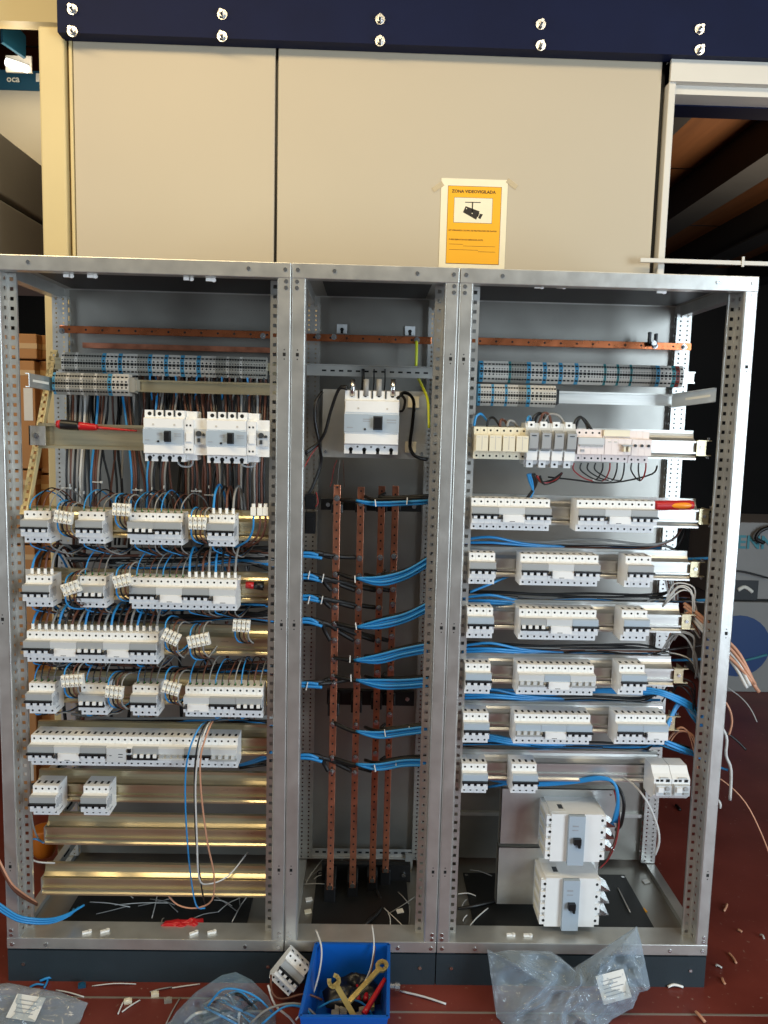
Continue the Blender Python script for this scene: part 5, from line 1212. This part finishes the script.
t2, w, h = rbox(725, 830, 520, 599, fy+.01, .5, 'box_white_shaded', 'shade-darkened white carton lettered ENN stacked at right behind the post')
t2.location.z = t.location.z + (at(742, 600, fy).z) - 0 + .004
lettering('ENN', 756, 543, 36, 'print_teal', t2, fy+.004)
a, b = at(735, 580, fy+.01), at(757, 600, fy+.01)
MB().box(0, b.x-a.x, -.003, 0, 0, a.z-b.z).obj('photo_print', 'ceiling_joist', t2, loc=Vector((a.x, fy+.01, b.z))-t2.location)
MB().tube([Vector((.02,-.004,.06)), Vector((.06,-.004,.08)), Vector((.11,-.004,.05))], .012, 6).obj('plate_print', 'print_white', t2, loc=Vector((a.x, fy+.01, b.z))-t2.location)
wpx([(728, 571, fy-.02), (745, 572, fy-.02), (768, 578, fy-.02)], .006, 'wire_black', 'trailing across the pale cartons at right')
a = at(730, 524, fy-.02); mb = MB()
wpx([(775, 526, fy-.03), (762, 530, fy-.03), (756, 538, fy-.03), (764, 543, fy-.03)], .012, 'wire_black', 'strap on the pale cartons at right')

# ------------------------------------------------------------------ things on the floor in front of the plinth
from mathutils import noise
def pillow(name, outline, plane, thick, m, label, cat, crumple=.02, rings=13, seed=0., back=.3, freq=9., parts=None):
    # outline pixels on a leaning sheet through plane=(P0, normal); inflated on both sides
    P0, n = Vector(plane[0]), Vector(plane[1]).normalized()
    def hit(px, py): d = ray(px, py); return CAM + d*((P0-CAM).dot(n)/d.dot(n))
    pts = [hit(*p) for p in outline]; pts = [Vector(p) for p in pts]
    # resample
    out = []
    for i in range(len(pts)):
        a, b = pts[i], pts[(i+1) % len(pts)]; k = max(2, int((b-a).length/.006))
        out += [a + (b-a)*(j/k) for j in range(k)]
    N = len(out); c = sum(out, Vector())/N
    V = []; F = []
    def crumpled(p, t):
        q = p*freq + Vector((seed, seed*.7, 0))
        q = q + Vector((noise.noise(q*.7), noise.noise(q*.7+Vector((9,0,0))), 0))*.6
        r = noise.noise(q); r2 = noise.noise(q*2.1+Vector((3,1,2))); r3 = noise.noise(q*4.6+Vector((1,7,2)))
        return crumple*((1-abs(r)*3.0) + .7*(1-abs(r2)*3) + .22*(1-abs(r3)*3))
    for side in (1, -back):
        for j in range(rings+1):
            t = j/rings
            for o in out:
                p = c + (o-c)*t
                hgt = thick*math.sqrt(max(0, 1-t**2.2))*side
                cr = crumpled(p, t)*min(1, (1-t)*4+.12)*(1 if side > 0 else .6)
                v = p - n*0 + n*(hgt + cr)
                V.append((v.x, v.y, max(v.z, .003)))
    n1 = (rings+1)*N
    for s in range(2):
        o0 = s*n1
        for j in range(rings):
            for i in range(N):
                f = (o0+j*N+i, o0+j*N+(i+1) % N, o0+(j+1)*N+(i+1) % N, o0+(j+1)*N+i)
                F.append(f if s else f[::-1])
    t = thing(name, label, cat, c); mb = MB(); mb.add([Vector(v)-c for v in V], F); mb.smooth = True
    mb.obj('film', m, t)
    return t, hit, c, n
lean = ((.5, -.06, .10), (0, -1, .62))
t, hit, c, n = pillow('plastic_bag', [(487, 949), (492, 953), (507, 950), (550, 951), (560, 957), (573, 968), (583, 962), (610, 944), (637, 926), (642, 945), (650, 988), (640, 992), (632, 1008), (612, 1020), (600, 1040), (540, 1062), (505, 1050), (496, 1015)], lean, .055, 'polythene', 'crumpled clear plastic bag leaning on the plinth of the right enclosure', 'plastic bag', .026, seed=2.3, rings=26, freq=10)
q = hit(607, 984)-c; u = (hit(627, 975)-hit(590, 985)).normalized(); v = n.cross(u).normalized()
mb = MB(); mb.obox(q+n*.062, u*.040, v*.034, n*.0005); mb.obj('paper_label', 'label_paper', t)
for k in range(5): MB().obox(q+n*.0632+v*(.018-.009*k)+u*(-.008 if k % 2 else 0), u*(.022 if k % 2 else .028), v*.0009, n*.0004).obj('print_line', 'print_grey', t)
t, hit, c, n = pillow('plastic_bag', [(160, 1040), (176, 1012), (196, 992), (222, 975), (236, 972), (252, 980), (268, 996), (276, 1015), (276, 1045), (220, 1060)], ((-.2, -.10, .06), (0, -1, .75)), .045, 'polythene_thin', 'bluish clear bag stuffed with scraps in front of the left enclosure', 'plastic bag', .024, seed=5.1, freq=12)
for k in range(16):
    s = hit(random.uniform(195, 262), random.uniform(995, 1030)); e = hit(random.uniform(185, 270), random.uniform(992, 1030))
    wire([s+n*.01, (s+e)/2+n*random.uniform(.02, .05)+Vector((0,0,random.uniform(0,.03))), e+n*.015], random.choice([.0022, .0030, .004]), ['wire_black', 'wire_blue', 'wire_grey', 'wire_white', 'wire_brown', 'wire_blue'][k % 6], 'scrap packed inside the bluish bag')
t, hit, c, n = pillow('plastic_bag', [(-20, 985), (10, 983), (34, 988), (60, 992), (88, 1003), (84, 1012), (76, 1040), (30, 1060), (-20, 1050)], ((-.7, -.10, .02), (0, -.5, 1)), .018, 'polythene', 'flat clear zip bag with a white label at the lower left', 'plastic bag', .010, seed=8.7, freq=12)
q = hit(28, 1012)-c; u = (hit(46, 1012)-hit(20, 1008)).normalized(); v = n.cross(u).normalized()
MB().obox(q+n*.024, u*.040, v*.030, n*.0006).obj('paper_label', 'label_paper', t)
for k in range(4): MB().obox(q+n*.0252+v*(.016-.010*k), u*.026, v*.001, n*.0004).obj('print_line', 'print_grey', t)
t, hit, c, n = pillow('red_wrapper', [(156, 930), (164, 923), (178, 920), (190, 921), (203, 918), (204, 925), (200, 931), (175, 932)], ((-.3, .09, PL+.03), (0, -.6, 1)), .016, 'red_plastic', 'small crumpled red wrapper on the left enclosure floor', 'wrapper', .008, seed=1.1, rings=7, freq=20, back=.1)

# blue open parts bin
bz = .115
b0 = at(316, 944, -.015); b1 = at(389, 944, -.015); bz = b0.z
fr = atz(345, 1017, bz).y
bl, br_ = b0.x, b1.x; fl_, frr = atz(300, 1017, bz).x, atz(388, 1017, bz).x
t = thing('parts_bin', 'blue plastic parts bin with tools, against the middle plinth', 'bin', ((bl+br_)/2, -.015, 0)); ox = (bl+br_)/2
th = .004
def wall(p0, p1, nm, inset=.012):
    # thin slab between two top points, tapering towards the foot
    p0, p1 = Vector(p0), Vector(p1); d = (p1-p0).normalized(); nn = Vector((-d.y, d.x, 0))
    q0, q1 = p0 + nn*inset + d*inset, p1 + nn*inset - d*inset
    P = [p0, p1, p1+nn*th, p0+nn*th]; Q = [Vector((q0.x, q0.y, .002-0)), Vector((q1.x, q1.y, .002)), Vector((q1.x, q1.y, .002))+nn*th, Vector((q0.x, q0.y, .002))+nn*th]
    mb = MB(); mb.add([Vector(v)-Vector((ox, -.015, 0)) for v in Q+P], [(0,3,2,1), (4,5,6,7), (0,1,5,4), (1,2,6,5), (2,3,7,6), (3,0,4,7)]); mb.obj(nm, 'blue_bin', t)
A_, B_, C_, D_ = (bl, -.015, bz), (fl_, fr, bz), (frr, fr, bz), (br_, -.015, bz)
wall(A_, B_, 'side_wall'); wall(B_, C_, 'front_wall'); wall(C_, D_, 'side_wall'); wall(D_, A_, 'back_wall')
for (p, q2, wd) in ((A_, D_, .006), (A_, B_, .006), (C_, D_, .006), (B_, C_, .006)):
    p, q2 = Vector(p)-Vector((ox, -.015, 0)), Vector(q2)-Vector((ox, -.015, 0)); MB().obox((p+q2)/2, (q2-p)/2, (q2-p).cross(Vector((0,0,1))).normalized()*wd*.7, (0,0,.0028)).obj('rim', 'blue_bin', t)
MB().box(bl-ox+.008, br_-ox-.008, fr+.022, -.006, .001, .005).obj('base', 'blue_bin', t)
# wrenches and tools inside the bin
def wrench(pa, pb, label, open_end=True):
    a, b = Vector(pa), Vector(pb); d = b-a; L = d.length; dn = d.normalized(); sd = Vector((1, 0, .15)); sd = (sd - dn*sd.dot(dn)).normalized(); nn = dn.cross(sd)
    t = thing('wrench', label, 'wrench', a)
    MB().obox(d*.5, dn*L*.46, sd*.0068, nn*.0028).obj('shaft', 'brass', t)
    mb = MB(); 
    for s in range(9):
        ang = math.radians(-125+s*250/8) if open_end else math.radians(s*360/9)
        pc = d + (dn*-math.cos(ang) + sd*math.sin(ang))*.0125
        tg = (dn*math.sin(ang) + sd*math.cos(ang))
        mb.obox(pc, tg*.0056, (tg.cross(nn))*.0050, nn*.0036)
    mb.obj('jaw', 'brass', t)
cy_ = (fr-.015)/2
q1 = atz(368, 1012, .05); wrench(atz(357, 1021, .085), atz(334, 981, .150), 'golden open-ended wrench standing in the blue bin')
wrench(atz(347, 1004, .095), atz(382, 966, .135), 'slim golden ring wrench leaning in the blue bin', False)
a, b = atz(364, 1014, .09), atz(385, 979, .125)
t = thing('screwdriver', 'red handled tool leaning on the right wall of the blue bin', 'screwdriver', a); d = b-a
MB().tube([d*0, d*.3, d*.7, d], lambda s: .0085-.003*s, 8, sub=2).obj('handle', 'red_plastic', t)
a = at(388, 986, -.05); t = thing('socket', 'chrome socket resting on the edge of the blue bin', 'socket', a)
MB().cyl((0,0,0), (1,.05,-.1), .010, .018, 12).cyl((.018,.001,-.002), (1,.05,-.1), .013, .014, 12).obj('barrel', 'steel', t)
a, b = atz(362, 1000, .05), at(362, 977, -.03); t = thing('pliers', 'red gripped pliers in the back of the blue bin', 'pliers', a); d = b-a
MB().tube([d*0+Vector((-.010,0,0)), d*.5+Vector((-.012,0,0)), d+Vector((-.006,0,0))], .007, 8, sub=3).obj('grip', 'red_plastic', t); MB().tube([d*0+Vector((.010,0,0)), d*.5+Vector((.012,0,0)), d+Vector((.006,0,0))], .007, 8, sub=3).obj('grip', 'red_plastic', t)
for k in range(10):
    q = atz(random.uniform(325, 372), random.uniform(1000, 1018), .03); MB().obox((0,0,0), (random.uniform(.008,.014), .003, 0), (0,.008,.003), (0,0,.006)).obj('scrap_piece', ['scrap_wire', 'terminal_dark', 'brass'][k % 3], None, label='small metal scrap in the bottom of the blue bin', cat='scrap', group='scraps in the blue bin', loc=q)
pillow('bin_dark_filler', [(322, 992), (335, 980), (352, 974), (372, 978), (382, 990), (380, 1004), (350, 1012), (326, 1008)], ((.25, -.09, .035), (0, -.25, 1)), .022, 'black_plastic', 'added dark crumpled pouch lying in the blue bin', 'filler', .008, seed=4.4, rings=8, freq=18, back=.2)  # dark filler added to blacken the visible inside of the bin
# loose breaker on the floor beside the bin
q = at(284, 984, -.10)
place(T['mcb'], 'circuit_breaker', 'loose four-pole breaker lying tilted beside the blue bin', 'circuit breaker', q+Vector((-.018, .075, .022)), (math.radians(-28), math.radians(38), math.radians(-14)))
W = 'draped over the litter in front of the plinth'
for c, r, pts in (('wire_blue', .0026, [(208, 1006, -.16), (222, 990, -.17), (240, 990, -.18), (258, 998, -.19), (272, 1012, -.19)]), ('wire_blue', .0028, [(262, 1024, -.22), (282, 1008, -.22), (298, 1006, -.21), (310, 1014, -.21), (310, 1030, -.2)]),
                  ('wire_white', .0028, [(316, 930, .03), (321, 945, -.02), (321, 962, -.05), (316, 985, -.10), (308, 1004, -.14), (296, 1020, -.18)]), ('wire_brown', .0030, [(271, 975, -.13), (272, 992, -.17), (282, 999, -.18), (305, 994, -.17), (322, 1000, -.16)]),
                  ('wire_white', .0022, [(372, 925, .02), (374, 945, -.03), (370, 970, -.06), (358, 992, -.08), (345, 1004, -.1)]), ('wire_brown', .0022, [(375, 946, -.03), (371, 972, -.07), (360, 995, -.09), (350, 1008, -.1)]), ('wire_blue', .0026, [(318, 1008, -.17), (335, 1000, -.17), (355, 1000, -.16), (368, 1008, -.16), (374, 1020, -.16)]),
                  ('wire_white', .0030, [(268, 985, -.16), (275, 1005, -.18), (290, 1018, -.18), (298, 1030, -.18)]), ('wire_grey', .0030, [(250, 1024, -.2), (270, 1008, -.21), (300, 1004, -.2), (320, 1020, -.2)])):
    wpx(pts, r, c, W)
W = 'on the red floor'
for (a, b, c, d, m, r) in ((40, 981, 58, 977, 'wire_blue', .004), (30, 987, 44, 985, 'wire_blue', .003), (44, 988, 48, 978, 'wire_blue', .003), (56, 990, 84, 997, 'wire_white', .002), (118, 1014, 126, 998, 'wire_white', .002), (122, 1012, 140, 1000, 'wire_white', .002), (150, 992, 172, 987, 'wire_grey', .002), (172, 988, 200, 984, 'wire_white', .002), (166, 1024, 180, 998, 'wire_grey', .002), (92, 986, 136, 984, 'wire_white', .0016),
                           (400, 991, 446, 1004, 'wire_white', .003), (727, 904, 724, 911, 'wire_orange', .004), (729, 953, 736, 963, 'wire_orange', .004), (716, 966, 722, 968, 'wire_white', .003), (722, 978, 725, 984, 'wire_orange', .004), (738, 930, 742, 932, 'wire_orange', .004), (668, 987, 683, 987, 'ferrule_white', .004), (696, 1012, 705, 1022, 'wire_orange', .005), (760, 935, 764, 939, 'wire_white', .003), (676, 805, 680, 810, 'wire_black', .006)):
    CN.setdefault(m, 'white')
    offcut(a, b, c, d, r+.0005, r, m, 'the red floor by the plinth')
for (px, py, m) in ((82, 987, 'box_teal'), (168, 1002, 'terminal_dark'), (155, 996, 'cream_plastic'), (128, 1003, 'cream_plastic')):
    q = atz(px, py, 0); MB().obox((0,0,.005), (.010,.002,0), (-.002,.006,0), (0,0,.005)).obox((0,0,.011), (.005,.001,0), (-.001,.004,0), (0,0,.002)).obj('dropped_clip', m, None, label='dropped %s plastic clip on the red floor' % {'box_teal': 'teal', 'terminal_dark': 'grey', 'cream_plastic': 'cream'}[m], cat='clip', group='dropped clips on the red floor', loc=q)

finish_wires()
